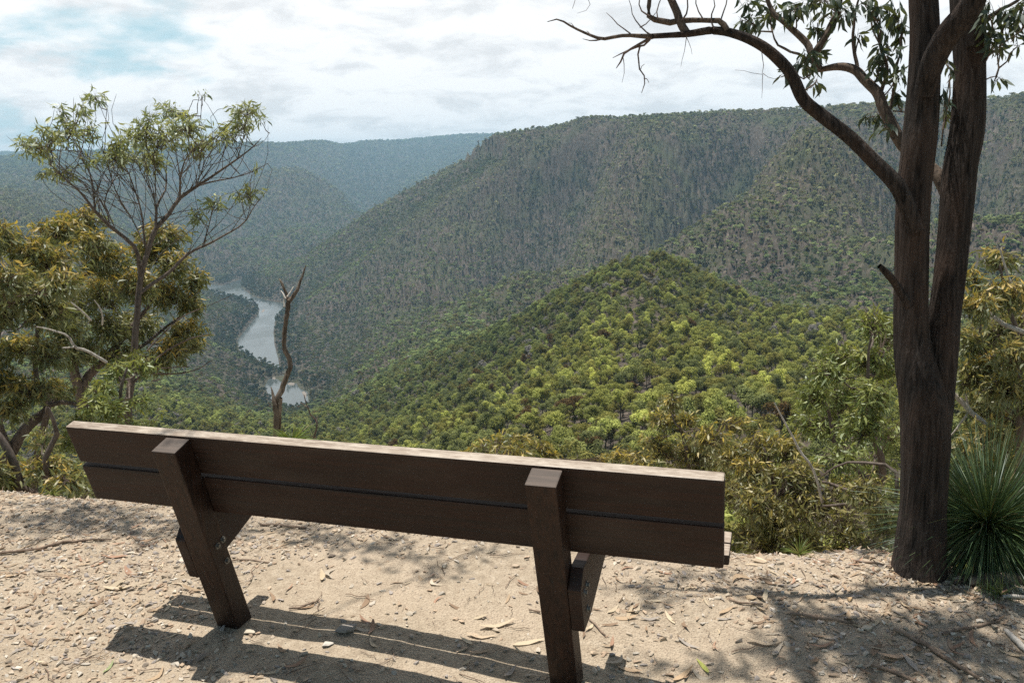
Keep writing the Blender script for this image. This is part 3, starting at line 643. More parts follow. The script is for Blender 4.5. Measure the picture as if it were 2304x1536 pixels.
# ------------------------------------------------------------------ near trees and shrubs
class Tree:
    """skeleton of branch polylines; clumps of leafy shoots grow from it"""
    def __init__(s, base, seed):
        s.base = np.asarray(base, float); s.nodes = [s.base]; s.rad = [.0]; s.g = np.random.default_rng(seed); s.seed = seed
        s.limbs = []; s.shoots = []; s.L = []
    def limb(s, P, R, step=.12, wig=.006):
        Q, RR_ = resample(P, R, step=step, wig=wig, seed=s.seed + len(s.limbs)); s.limbs.append((Q, RR_))
        for q, r_ in zip(Q, RR_): s.nodes.append(q); s.rad.append(r_)
        return Q
    def clump(s, c, rad, n, leaf, tip=.5, shoots=None, fan=0, r0=.006, droop=.5, up_=.55, spread=1., branch=True, tiptop=0.):
        c = np.asarray(c, float); rad = np.asarray(rad, float); g = s.g
        nd = np.array(s.nodes); rd = np.array(s.rad)
        foot = c - np.array([0, 0, rad[2] * .55])
        dist = np.linalg.norm(nd - foot, axis=1) + .55 * np.maximum(nd[:, 2] - foot[2] + .05, 0) * 3
        k = int(np.argmin(dist)); st = nd[k]
        if branch and np.linalg.norm(st - c) > rad.mean() * .5:
            dd_ = c - st; L = np.linalg.norm(dd_)
            m1 = st + dd_ * .35 + np.array([0, 0, -.10 * L]) + g.normal(0, .05 * L, 3); m2 = st + dd_ * .72 + np.array([0, 0, -.04 * L]) + g.normal(0, .04 * L, 3)
            r1 = min(max(r0 * (1 + L * .8), .004), max(rd[k] * .85, r0)) if rd[k] > 0 else r0 * (1 + L)
            Q = s.limb([st, m1, m2, c - np.array([0, 0, rad[2] * .25])], [r1, r1 * .8, r1 * .6, r0 * .6], step=max(.05, L / 14), wig=.012 * L)
            att = Q[len(Q) // 2:]
        else: att = nd[np.argsort(np.linalg.norm(nd - c, axis=1))[:6]]
        if fan:
            low_ = np.where((nd[:, 2] < c[2] - rad[2]) & (rd > .004))[0]
            if len(low_):
                near_ = low_[np.argsort(np.linalg.norm((nd[low_] - c) * np.array([2.4, 2.4, 1]), axis=1))[:36]]
                for q_ in g.choice(near_, min(fan, len(near_)), replace=False):
                    e_ = c + g.normal(0, .45, 3) * rad; b_ = nd[q_]; L_ = np.linalg.norm(e_ - b_)
                    if L_ < 1.3: s.limbs.append(resample([b_, b_ + (e_ - b_) * .4 + g.normal(0, .06 * L_, 3), b_ + (e_ - b_) * .75 + g.normal(0, .05 * L_, 3), e_], [.0036, .003, .0024, .0016], K=9, wig=.006, seed=int(g.integers(1e6))))
        ns = shoots or max(5, int(n / 4))
        u = nrm(g.normal(0, 1, (ns, 3)) + np.array([0, 0, up_])); e = c + u * rad * (.55 + .5 * g.random((ns, 1))) * spread
        b = att[g.integers(0, len(att), ns)] + g.normal(0, .01, (ns, 3))
        mid = b * .45 + e * .55 + np.array([0, 0, -.12]) * rad[2] + g.normal(0, .08, (ns, 3)) * rad
        t = np.linspace(0, 1, 5)[None, :, None]
        P = (1 - t) ** 2 * b[:, None] + 2 * t * (1 - t) * mid[:, None] + t * t * e[:, None]
        s.shoots.append((P, np.linspace(r0 * .38, r0 * .14, 5)[None] * np.ones((ns, 1))))
        w = g.integers(0, ns, n); tt = (1 - .7 * g.random(n) ** 1.2)[:, None]
        pos = (1 - tt) ** 2 * b[w] + 2 * tt * (1 - tt) * mid[w] + tt * tt * e[w] + g.normal(0, .04, (n, 3)) * rad
        d = nrm(nrm(e[w] - b[w]) * .45 + g.normal(0, .55, (n, 3)) + np.array([0, 0, -droop]))
        hgt = (pos[:, 2] - c[2]) / rad[2]
        tp = np.clip(sstep(-.1, .9, hgt + g.normal(0, .3, n)) * tip * (.35 + .9 * g.random(n)), 0, 1)
        s.L.append((pos, d, leaf * (.65 + .6 * g.random(n)), tp))
    def finish(s, name, label, cat, group, mleaf, mbark, wr=.2, mtwig=None, extra=None, crown='crown', trunk='trunk', sickle=.18):
        root = empty(name, s.base, label, cat, group)
        T = Geo()
        for i, (Q, R_) in enumerate(s.limbs):
            Q2 = np.vstack([Q, Q[-1] + (Q[-1] - Q[-2]) * .2]); R2 = np.r_[R_, R_[-1] * .2]
            V, F = tubes(Q2[None], R2[None], 8 if R_.max() > .02 else 5); T.add(V, F)
        if T.V: T.obj(trunk, mbark, root, origin=s.base)
        Cn = Geo()
        P = np.concatenate([a for a, _ in s.shoots]); R_ = np.concatenate([b for _, b in s.shoots]); V, F = tubes(P, R_, 3); Cn.add(V, F, 1)
        for i, (pos, d, L, tp) in enumerate(s.L): leaves(Cn, pos, d, L, L * wr, tp, sickle, 0, s.seed * 31 + i)
        Cn.obj(crown, [mleaf, mtwig or M_twig], root, origin=s.base)
        return root

def clumps_px(T, lst, r, leafpx=26, layers=2.0, tip=.6, depth=1.0, jr=.35, droop=.75, leaf=None, wr=.2, **kw):
    """leafy domes given as picture outline (x, y, half-width, half-height) at real distance r"""
    for it in lst:
        px, py, hw, hh = it[:4]; tip_ = it[4] if len(it) > 4 else tip; lay = it[5] if len(it) > 5 else layers
        rr_ = r + T.g.normal(0, jr); c = at(px, py, rr_); s = rr_ / F0 * 1.05
        lf = leaf or leafpx * r / F0
        n = int(lay * PI * hw * hh / (leafpx * leafpx * wr * .45))
        T.clump(c, (hw * s, max(hw * s * depth, .05), hh * s), max(n, 12), lf, tip_, droop=droop, **kw)

def base_on(px, r):
    p = at(px, 900, r); zz = float(gz(p[0], p[1], False)) if r < 11 else float(hz(p[0], p[1])); return np.array([p[0], p[1], zz - .05])
def pxw(l, r, dr=0.):               # picture polyline with half widths -> points, radii
    n = len(l); P = [at(x_, y_, r + dr * i / max(n - 1, 1)) for i, (x_, y_, _) in enumerate(l)]
    return P, [w_ * np.linalg.norm(p - CAM) / F0 for (_, _, w_), p in zip(l, P)]

# --- slender open-crowned gum on the left
r = 9.0
T = Tree(base_on(288, r), 21)
P, R_ = pxw([(290, 960, 13), (297, 850, 12), (305, 750, 11), (313, 650, 10), (328, 580, 9), (352, 508, 8), (374, 489, 7), (407, 443, 6), (440, 420, 5), (482, 394, 4), (534, 358, 3), (567, 332, 2), (586, 313, 1.2)], r, .2)
T.limb([T.base] + P, [q_ * .62 for q_ in [R_[0] * 1.25] + R_], .1, .004)
for l, dr in (([(316, 620, 8), (309, 567, 7), (280, 534, 6), (247, 508, 5.5), (221, 482, 5), (195, 450, 4), (176, 427, 3), (143, 401, 2.2), (114, 371, 1.5)], -.5),
          ([(314, 660, 7), (340, 640, 6), (384, 612, 5.5), (423, 570, 5), (456, 555, 4), (508, 528, 3), (547, 502, 2.5), (573, 463, 1.6), (586, 443, 1)], .5),
          ([(332, 570, 4), (320, 500, 3), (313, 463, 2.6), (293, 397, 2), (280, 371, 1.2)], -.3), ([(350, 515, 5), (352, 463, 4), (368, 437, 3), (374, 404, 2.5), (376, 360, 1.5)], .3),
          ([(405, 447, 4), (407, 394, 3), (420, 358, 2), (446, 326, 1.2)], -.4), ([(214, 474, 3.4), (208, 410, 3), (195, 375, 2), (176, 342, 1.2)], .4),
          ([(247, 508, 3), (240, 470, 2), (234, 450, 2), (264, 397, 1.5), (275, 370, 1)], .2), ([(445, 418, 3), (521, 401, 2.2), (567, 388, 1.6), (602, 368, 1)], -.3),
          ([(330, 560, 3), (300, 500, 2), (262, 430, 1.6), (240, 360, 1)], .35), ([(374, 410, 2), (345, 370, 1.4), (330, 330, 1)], -.3), ([(456, 555, 3), (470, 510, 2), (478, 470, 1.2)], .3),
          ([(352, 500, 3), (345, 440, 2.2), (325, 400, 1.7), (306, 360, 1.1)], .1), ([(440, 420, 2), (455, 380, 1.6), (470, 345, 1), (490, 320, .8)], .3), ([(534, 358, 2), (545, 320, 1.4), (552, 280, 1)], -.2),
          ([(234, 345, 1.4), (238, 300, 1.2), (240, 255, 1), (232, 225, .7)], .2), ([(407, 394, 1.4), (440, 320, 1.2), (452, 260, 1), (456, 215, .7)], .2), ([(176, 342, 1.2), (160, 300, 1), (150, 270, .8)], .2),
          ([(567, 332, 1.4), (590, 320, .9), (606, 300, .6)], .1), ([(573, 463, 1.2), (600, 430, .8), (606, 405, .5)], .1), ([(602, 368, 1), (612, 380, .7), (600, 415, .5)], .1)):
    P, R_ = pxw(l, r + .05, dr); T.limb(P, [q_ * .62 for q_ in R_], .1, .006)
clumps_px(T, [(62, 326, 28, 18), (107, 306, 34, 22), (153, 297, 30, 20), (195, 292, 27, 20), (91, 347, 24, 14), (134, 386, 30, 14), (98, 392, 14, 8), (214, 218, 26, 12), (184, 240, 20, 14), (134, 247, 13, 13), (138, 268, 9, 9),
              (376, 246, 40, 17), (328, 268, 24, 16), (417, 285, 40, 26), (368, 305, 44, 26), (303, 306, 36, 22), (267, 323, 24, 18), (254, 350, 34, 18), (300, 349, 44, 18), (345, 360, 30, 22), (433, 332, 34, 24),
              (556, 246, 36, 18), (534, 274, 28, 26), (488, 310, 28, 18), (520, 300, 20, 16), (554, 433, 34, 14), (482, 453, 27, 14), (440, 482, 19, 18), (576, 381, 14, 10, .4, .5), (453, 214, 16, 12, 0, .35), (196, 362, 26, 12, .6, .9), (588, 270, 18, 22, .1, .4)],
          r, leafpx=17, layers=2.0, fan=5, tip=.6, jr=.22, droop=.6, spread=1.2, r0=.0055, up_=.5)
T.finish('slender_gum_tree', 'slender open crowned gum tree with airy pale green leaf clumps on bare upswept branches', 'tree', None, M_slender_leaf, M_slimbark)

# --- orange-tipped shrub trees at the left
def shrub(name, seed, basepx, r, lst, label, mleaf, trunks=(), cat='shrub', group=None, layers=3.0, tip=.9, leafpx=24, bark=M_slimbark, **kw):
    T = Tree(base_on(basepx, r), seed)
    for l in trunks:
        P, R_ = pxw(l, r, T.g.normal(0, .25))
        if l[0][2] > 0 and l[0][1] > 900: P = [T.base] + P; R_ = [R_[0] * 1.2] + R_
        T.limb(P, R_, .09, .008)
    clumps_px(T, lst, r, leafpx=leafpx, layers=layers, tip=tip, **kw)
    return T.finish(name, label, cat, group, mleaf, bark), T
shrub('shrub_tree', 31, 190, 10.2, [(130, 520, 60, 34), (185, 495, 52, 34), (215, 545, 45, 30), (365, 530, 56, 36), (330, 565, 46, 34), (250, 585, 56, 36), (395, 590, 40, 34), (436, 625, 30, 34), (430, 680, 30, 36), (300, 640, 56, 40), (375, 660, 46, 40), (220, 650, 52, 42), (420, 745, 44, 30), (385, 790, 40, 34), (310, 730, 50, 36, .4), (150, 690, 56, 42, .3), (240, 740, 52, 40, .2), (340, 820, 40, 30, .2), (440, 775, 24, 22), (90, 640, 54, 40, .4), (180, 790, 50, 36, .2), (270, 800, 46, 30, .2)],
      'spreading shrub tree with orange tipped olive foliage behind the slender gum tree', M_orange_leaf, cat='tree', leafpx=17,
      trunks=[[(200, 960, 11), (185, 900, 11), (175, 860, 10), (160, 800, 8), (150, 700, 6), (140, 600, 4), (135, 550, 2)], [(180, 880, 9), (205, 840, 9), (240, 805, 7), (290, 740, 5), (340, 680, 4), (370, 600, 3), (375, 550, 1.5)], [(240, 805, 5), (300, 790, 4), (370, 740, 3), (420, 700, 2)]])
shrub('shrub_tree', 32, 10, 8.0, [(110, 585, 66, 36), (60, 560, 50, 30), (20, 620, 50, 32), (-10, 530, 50, 34), (150, 630, 44, 34), (70, 660, 56, 40, .5), (10, 700, 50, 40, .4), (120, 700, 50, 40, .3), (40, 780, 55, 30), (110, 790, 48, 34, .4), (70, 875, 60, 26), (10, 860, 45, 34, .6), (20, 920, 42, 30, .4), (130, 880, 40, 28, .5), (-40, 640, 50, 50, .5), (-40, 800, 50, 60, .5), (160, 740, 40, 30, .2)],
      'dense shrub tree with orange tipped foliage at the left edge of the view', M_orange_leaf, cat='tree', leafpx=19,
      trunks=[[(-30, 1080, 13), (20, 1020, 12), (60, 960, 10), (110, 915, 8), (80, 850, 5), (90, 700, 4), (100, 620, 2)], [(20, 1020, 8), (0, 960, 7), (-10, 850, 5), (0, 700, 3)], [(110, 915, 6), (150, 905, 4), (190, 915, 3)]])
shrub('shrub', 33, 120, 5.9, [(120, 1045, 48, 26), (60, 1060, 50, 30), (150, 1080, 50, 26), (20, 1090, 50, 24, .4), (90, 975, 30, 20, .7, 1.5), (110, 1000, 40, 24, .6, 1.6), (200, 1090, 44, 22, .4), (-30, 1060, 50, 36, .4), (250, 1080, 40, 24, .4)],
      'low orange tipped shrub at ground level behind the left end of the bench', M_orange_leaf, trunks=[[(60, 1140, 8), (40, 1060, 8), (10, 1000, 7), (-20, 960, 5)], [(130, 1140, 7), (100, 1040, 6), (130, 970, 5), (110, 920, 3)], [(60, 1100, 6), (20, 1070, 5), (-30, 1045, 4)]], leafpx=22)
shrub('shrub', 34, 255, 7.6, [(290, 805, 38, 22), (325, 820, 26, 20), (265, 830, 26, 22), (225, 875, 34, 22), (205, 910, 30, 22), (250, 920, 36, 26, .5), (310, 900, 30, 24, .4, 1.5), (340, 950, 34, 22, .4, 1.3), (270, 960, 44, 24, .4), (190, 950, 34, 26, .4), (150, 985, 34, 22, .5)],
      'bright yellow green sapling growing at the foot of the slender gum tree', M_green_leaf, trunks=[[(262, 980, 5), (270, 900, 4), (285, 830, 2.5)], [(255, 980, 4), (235, 920, 3), (215, 880, 2)]], leafpx=20)

# --- shrubs on the right
shrub('shrub', 41, 1960, 6.4, [(1965, 722, 46, 28), (1995, 755, 40, 34, .5), (1895, 795, 54, 30), (1850, 835, 46, 32, .5), (1950, 810, 46, 34), (2000, 830, 40, 34, .5), (1830, 885, 48, 38, .3), (1900, 880, 54, 40, .3), (1970, 890, 50, 40, .5), (1860, 950, 56, 42, .3), (1940, 960, 60, 44, .3), (2000, 970, 40, 44, .4), (1810, 950, 36, 34, .4, 1.5), (1890, 1030, 56, 40, .3, 1.6), (1960, 1050, 56, 44, .3, 1.6)],
      'tall bushy shrub with bright green hanging leaves left of the forked trunk', M_green_leaf, trunks=[[(1985, 1280, 10), (1960, 1150, 9), (1985, 1060, 8), (1960, 960, 6), (1950, 860, 4), (1960, 760, 2)], [(1970, 1120, 7), (1930, 1060, 6), (1880, 1000, 5), (1860, 900, 3)]], leafpx=20, layers=2.6)
shrub('shrub', 42, 1540, 6.6, [(1512, 900, 34, 22), (1490, 945, 46, 24), (1545, 945, 36, 22), (1600, 985, 56, 30), (1655, 955, 38, 22), (1560, 1015, 80, 36), (1475, 1000, 46, 28), (1395, 1024, 36, 20), (1440, 1040, 50, 26), (1660, 1030, 60, 40, .6), (1600, 1070, 70, 44, .5), (1660, 1110, 56, 44, .5), (1530, 1070, 60, 40, .5)],
      'wide low shrub with yellow orange tips rising behind the right end of the bench', M_heath_leaf, leafpx=17, layers=2.9, trunks=[[(1560, 1300, 8), (1560, 1150, 6), (1540, 1000, 4), (1515, 920, 2)]])
shrub('shrub', 43, 1740, 5.6, [(1715, 1000, 52, 34), (1775, 1010, 44, 34), (1690, 1060, 50, 36), (1755, 1080, 64, 44, .6), (1700, 1130, 60, 44, .5), (1810, 1070, 56, 44, .5), (1820, 1140, 66, 48, .4), (1740, 1170, 66, 46, .4), (1680, 1200, 46, 40, .4), (1800, 1215, 76, 40, .3), (1720, 1235, 60, 30, .3)],
      'thick heath shrub with yellow flushed tops beside the right bench end', M_heath_leaf, leafpx=18, layers=2.9, trunks=[[(1760, 1300, 8), (1760, 1200, 6), (1740, 1080, 4), (1720, 1010, 2)]])
shrub('shrub', 44, 1920, 5.0, [(1890, 1110, 56, 44, .5), (1950, 1110, 56, 46, .4), (1990, 1170, 46, 46, .3), (1900, 1180, 66, 48, .3), (1960, 1230, 56, 44, .3), (1870, 1240, 64, 30, .3), (2000, 1260, 36, 30, .2)],
      'tangled twiggy shrub close against the left side of the forked trunk', M_heath_leaf, leafpx=20, layers=2.2, trunks=[[(2010, 1290, 6), (2020, 1150, 5.5), (1960, 1120, 5), (1900, 1100, 4), (1830, 1080, 2)], [(2020, 1160, 5), (1960, 1135, 4), (1850, 1138, 2.5)], [(2015, 1120, 5), (2010, 1050, 4), (1960, 1040, 3.4), (1900, 1045, 2.4), (1850, 1070, 1.5)]])
rt, T3 = shrub('shrub_tree', 45, 2290, 7.2, [(2245, 578, 42, 24), (2195, 625, 26, 18), (2265, 660, 56, 36), (2205, 690, 38, 34), (2290, 720, 46, 36), (2225, 745, 48, 38, .5), (2180, 770, 28, 34, .5), (2290, 800, 50, 40, .6), (2225, 825, 52, 36), (2180, 850, 30, 36, .4), (2270, 880, 56, 40, .4), (2200, 910, 46, 40, .4), (2290, 950, 50, 40, .5), (2220, 985, 56, 36, .6), (2170, 1010, 34, 30, .6), (2280, 1030, 56, 36, .7), (2220, 1050, 50, 30, .7), (2330, 700, 40, 60), (2340, 900, 40, 70)],
      'branching shrub tree with yellow tipped foliage right of the forked trunk', M_orange_leaf, cat='tree', leafpx=18, trunks=[[(2290, 1100, 9), (2295, 950, 7), (2290, 800, 6), (2275, 700, 4), (2250, 600, 2)], [(2295, 950, 6), (2240, 900, 5), (2210, 800, 3.4), (2205, 700, 2)]])
shrub('shrub', 46, 1160, 7.4, [(1080, 1002, 34, 16), (1125, 992, 34, 18), (1165, 986, 36, 18), (1215, 1002, 42, 18), (1150, 1015, 60, 20), (1060, 1025, 40, 16), (1240, 1025, 30, 16), (1370, 1032, 30, 16)],
      'golden yellow shrub top showing just above the middle of the bench back', M_heath_leaf, leafpx=19, tip=.95, layers=3.6, trunks=[[(1160, 1100, 5), (1155, 1040, 4), (1150, 1000, 2)]])

def bare(lst, r, material, name='bare_branch', parent=None, step=.05, wig=.004, seed=0, sides=6):
    G = Geo()
    for i, l in enumerate(lst):
        P, R_ = pxw(l, r, .05); tube1(G, P, R_, step, sides, wig, seed=seed + i)
    return G.obj(name, material, parent, origin=None if parent is None else np.array(parent.location))
bare([[(2183, 650, 2.2), (2200, 680, 3.2), (2225, 705, 4), (2260, 730, 4.6), (2310, 748, 5)], [(2250, 560, 1.5), (2268, 620, 2.4), (2290, 660, 3), (2310, 690, 3.5)], [(2140, 882, 5.5), (2165, 905, 6), (2200, 940, 5), (2240, 965, 4)], [(2135, 985, 1.5), (2160, 955, 2), (2178, 925, 2.2), (2172, 880, 1.5), (2158, 830, 1)]], 6.9, M_pale, parent=rt, seed=3)
s1 = empty('dead_stick', at(1820, 1040, 5.3), 'thin leaning bleached stick standing in the heath right of the bench', 'stick')
bare([[(1742, 905, 1.4), (1760, 940, 2), (1782, 980, 2.4), (1803, 1020, 2.8), (1832, 1060, 3), (1850, 1130, 3)]], 5.0, M_pale, 'stem', s1, seed=8)
# bleached dead branches in the left shrubs
s2 = empty('fallen_branch', at(200, 800, 7.4), 'forked bleached dead branch caught in the left shrub foliage', 'branch')
bare([[(82, 735, 1), (115, 742, 1.7), (150, 755, 2.2), (168, 780, 3), (200, 790, 3), (240, 815, 3.4)], [(168, 780, 2), (140, 782, 1.3)], [(145, 670, 1), (175, 690, 1.6), (205, 720, 2)], [(212, 675, 1), (228, 700, 1.5), (230, 730, 2)]], 7.4, M_pale, 'limb', s2, seed=14)
s3 = empty('fallen_branch', at(420, 800, 8.2), 'long thin dead branch poking out right of the slender gum trunk', 'branch')
bare([[(300, 860, 2.5), (360, 800, 2), (420, 765, 1.6), (474, 752, .8)], [(345, 840, 2), (420, 838, 1.4), (478, 810, .7)], [(330, 790, 1.6), (400, 720, 1.3), (460, 690, .7), (520, 665, .5)], [(350, 828, 1.4), (425, 825, .8)]], 8.3, M_twig, 'limb', s3, seed=15)

# --- dead forked snag
s4 = empty('dead_tree', at(624, 985, 6.2), 'bare twisted dead tree trunk with a forked top above the bench back', 'dead tree')
b4 = base_on(624, 6.2)
G = Geo()
P, R_ = pxw([(622, 985, 8), (622, 932, 8), (620, 905, 8), (632, 881, 7.5), (646, 844, 7), (653, 824, 6.5), (649, 804, 6.5), (640, 783, 6), (640, 749, 6), (646, 703, 6), (649, 682, 6.5), (652, 672, 6)], 6.2, .1)
P = [b4] + P; R_ = [q_ * .82 for q_ in [.034] + R_]
tube1(G, P, R_, .02, 12, .002, 0, .05, 5)
G.obj('trunk', M_dead, s4, origin=np.array(s4.location))
bare([[(650, 678, 5), (658, 668, 4.4), (669, 652, 3.8), (675, 637, 3), (683, 612, 2.2), (688, 597, 1)]], 6.27, M_dead, 'branch', s4, .02, .002, 21, 9)
bare([[(651, 680, 4.5), (646, 666, 3.6), (638, 646, 2.8), (634, 636, 2.6), (629, 628, 1.6)]], 6.28, M_dead, 'branch', s4, .02, .002, 22, 9)
bare([[(646, 668, 2), (655, 655, 1.6), (660, 645, .9)], [(643, 672, 2), (637, 661, 1.6), (632, 654, .9)], [(640, 690, 2.4), (639, 670, 2.2), (638, 662, 1.4)]], 6.25, M_pale, 'branch', s4, .02, .001, 23, 7)
bare([[(619, 912, 4.5), (616, 899, 4), (613, 887, 3), (610, 871, 1.2)], [(632, 895, 3.4), (630, 915, 4), (629, 941, 4), (625, 985, 4.5)]], 6.18, M_dead, 'branch', s4, .02, .002, 24, 8)
# thin sapling stem right of it
s5 = empty('bare_sapling', at(708, 990, 6.0), 'thin crooked leafless sapling right of the dead tree', 'sapling')
bare([[(690, 1040, 2), (706, 985, 2), (713, 962, 1.8), (711, 948, 1.8), (698, 930, 1.5), (690, 910, 1.3), (684, 888, .8)], [(690, 915, 1), (675, 905, .5)], [(711, 950, .9), (714, 935, .5)]], 6.0, M_twig, 'stem', s5, .03, .003, 31)

def tussock(name, base, n, L, label, cat, m, spread=.9, width=.006, seed=0, tipv=.15, group=None, zc=0.):
    """radiating blades, each a curved tapering strip"""
    g = np.random.default_rng(seed); root = empty(name, base, label, cat, group)
    u = nrm(g.normal(0, 1, (n, 3)) * np.array([1, 1, .8]) + np.array([0, 0, 1.2 - spread])); u[:, 2] = np.where(zc > 0, u[:, 2], np.abs(u[:, 2]))
    ln = L * (.7 + .4 * g.random((n, 1))); K = 5; t = np.linspace(0, 1, K)[None, :, None]
    st = np.array([0, 0, zc]) + u * .03 * L
    P = st[:, None] + u[:, None] * ln[:, None] * t + np.array([0, 0, -1.]) * (t ** 2.2) * ln[:, None] * (.16 + .16 * g.random((n, 1, 1))) * (1 - u[:, None, 2:3] ** 2) + g.normal(0, .035, (n, 1, 3)) * ln[:, None] * t ** 2
    side = nrm(np.cross(u, g.normal(0, 1, (n, 3))))[:, None] * (width * (1 - t ** 2 * .8)) * .5
    V = np.stack([P - side, P + side], 2).reshape(-1, 3)
    i = (np.arange(n) * K * 2)[:, None] + (np.arange(K - 1) * 2)[None]
    q = np.stack([i, i + 1, i + 3, i + 2], -1).reshape(-1, 4)
    G = Geo(); tp = np.where(g.random(n) < tipv, g.random(n), 0); G.add(V, q, 0, rnd=np.repeat(g.random(n), K - 1), tip=np.repeat(tp, K - 1))
    G.obj('blades', m, root); return root
pb = at(2222, 1185, 3.95); zb = float(gz(pb[0], pb[1], False))
gt = tussock('grass_tree', (pb[0], pb[1], zb), 2800, .50, 'round spiky dark green grass tree beside the forked trunk', 'grass tree', M_blade, 1.15, .0040, 5, .12, zc=pb[2] - zb)
G = Geo(); tube1(G, [(0, 0, -.1), (.01, 0, (pb[2] - zb) * .5), (0, 0, pb[2] - zb)], [.05, .045, .03], .03, 10, 0, 0, .06, 3); G.obj('trunk', M_dead, gt)
g = np.random.default_rng(8); n = 620; u = nrm(np.c_[g.normal(0, 1, (n, 2)), -.9 - 1.3 * g.random(n)]); K = 4; t = np.linspace(0, 1, K)[None, :, None]
Pk = np.array([0, 0, pb[2] - zb]) + u[:, None] * (.24 + .28 * g.random((n, 1, 1))) * t * np.array([1, 1, 1]); sd_ = nrm(np.cross(u, g.normal(0, 1, (n, 3))))[:, None] * .002 * (1 - t * .7)
G = Geo(); i = (np.arange(n) * K * 2)[:, None] + (np.arange(K - 1) * 2)[None]
G.add(np.stack([Pk - sd_, Pk + sd_], 2).reshape(-1, 3), np.stack([i, i + 1, i + 3, i + 2], -1).reshape(-1, 4), 0, rnd=np.repeat(g.random(n), K - 1), tip=np.repeat(.6 + .4 * g.random(n), K - 1))
G.obj('dry_skirt', M_blade, gt)
p = at(655, 985, 5.6); tussock('mat_rush', p - np.array([0, 0, .04]), 90, .19, 'small bright green spiky rush at the foot of the dead tree', 'plant', M_tuft, .7, .010, 11, .2)
for k, (px, py, n, L, lab) in enumerate(((1798, 1246, 70, .10, 'pale green grass tuft at the ground edge right of the bench'), (2250, 1338, 60, .09, 'pale grass tuft below the spiky grass tree'), (2225, 1330, 40, .07, 'thin wispy grass tuft beside the dark log'), (120, 1112, 40, .09, 'dry grass tuft at the ground edge behind the left bench end'))):
    tussock('grass_tuft', gp(px, py), n, L, lab, 'grass tuft', M_tuft, .6, .0028, 40 + k, .5, 'grass tufts along the ground edge')

# ------------------------------------------------------------------ the big forked stringybark
TB = at(2066, 1292, 3.62); TB[2] = float(gz(TB[0], TB[1])) - .03
gum = empty('forked_gum_tree', TB, 'large forked dark barked gum tree with long arching branches standing right of the bench', 'tree')
rT = math.hypot(TB[0], TB[1])
def bark_tube(G, l, r, dr=0., sides=56, step=.018, amp=.045, seed=0, flare=0.):
    P, R_ = pxw(l, r, dr); R_ = [q_ * .86 for q_ in R_]; Q, RR_ = resample(P, R_, step=step)
    s_len = np.r_[0, np.cumsum(np.linalg.norm(np.diff(Q, axis=0), axis=1))]
    if flare: RR_ = RR_ * (1 + flare * np.exp(-s_len / .12))
    V, F = tubes(Q[None], RR_[None], sides); V = V.reshape(len(Q), sides, 3)
    th = np.arange(sides) / sides
    # fibrous ridges running along the stem (periodic in angle)
    ca, sa = np.cos(th * 2 * PI), np.sin(th * 2 * PI)
    d = 0
    for fq, am in ((3.0, .5), (6.5, .8), (13, .6)):
        d = d + am * vnoise(ca[None] * fq + 31 + seed + s_len[:, None] * .35 * fq * .3, sa[None] * fq + s_len[:, None] * .8 + seed * 3)
    d = d + .35 * vnoise(ca[None] * 4 + seed, s_len[:, None] * 14 + sa[None] * 4)
    V = Q[:, None] + (V - Q[:, None]) * (1 + amp * d)[..., None]
    G.add(V.reshape(-1, 3), F); return Q, RR_
G = Geo()
bark_tube(G, [(2066, 1330, 60), (2068, 1290, 56), (2071, 1240, 53), (2077, 1150, 48.5), (2080, 1060, 50), (2082, 980, 53), (2076, 900, 50), (2062, 830, 44), (2052, 760, 38.5), (2050, 680, 36.5), (2052, 600, 36), (2054, 500, 36.5), (2058, 420, 37), (2068, 330, 37), (2074, 260, 36), (2080, 160, 33), (2080, 60, 30), (2077, -20, 29), (2075, -200, 27), (2070, -500, 22), (2060, -900, 12)], rT, .25, seed=1, flare=.1)
G.obj('trunk', M_stringy, gum, origin=TB)
G = Geo()
bark_tube(G, [(2088, 1010, 40), (2100, 930, 40), (2108, 860, 38), (2118, 780, 36), (2124, 720, 33.5), (2134, 640, 33), (2143, 560, 33), (2152, 460, 35), (2160, 380, 35), (2176, 290, 35), (2182, 150, 31), (2178, 40, 34), (2172, -60, 33), (2165, -300, 28), (2180, -700, 18)], rT + .10, .35, seed=7)
G.obj('trunk', M_stringy, gum, origin=TB)
def br(l, r, dr, seed, m=M_limb, sides=20, amp=.05, name='branch', step=.02):
    G = Geo(); Q, R_ = bark_tube(G, l, r, dr, sides, step, amp, seed); G.obj(name, m, gum, origin=TB); return Q
Tg = Tree(TB, 61); Tg.nodes = []; Tg.rad = []
def addn(Q):
    for q in Q[::2]: Tg.nodes.append(q); Tg.rad.append(.012)
addn(br([(2062, 520, 17.20), (2042, 466, 18.92), (2019, 418, 18.92), (1967, 364, 16.77), (1909, 307, 15.91), (1847, 259, 15.48), (1808, 225, 14.62), (1780, 168, 13.76), (1751, 134, 13.33), (1713, 103, 12.04), (1660, 79, 10.75), (1607, 69, 9.46), (1545, 77, 7.74), (1505, 80, 6.45), (1468, 82, 6.02)], rT + .06, -.2, 3, M_stringy, 26))
addn(br([(2078, 215, 20), (2092, 160, 24), (2112, 112, 25), (2142, 66, 26), (2180, 20, 25), (2215, -60, 22), (2260, -200, 16)], rT + .09, -.12, 4, M_stringy, 28))
addn(br([(2136, 440, 17), (2115, 400, 15), (2098, 380, 13), (2034, 331, 13), (2010, 287, 13), (1986, 240, 12), (1976, 211, 12), (1947, 182, 11), (1924, 158, 10.5), (1890, 150, 9), (1847, 157, 6), (1825, 162, 3)], rT + .3, .25, 5, M_limb))
addn(br([(2046, 690, 11), (2022, 650, 9.5), (2010, 632, 8.5), (1998, 617, 9.5), (1979, 598, 6)], rT + .02, -.1, 6, M_stringy, 14))
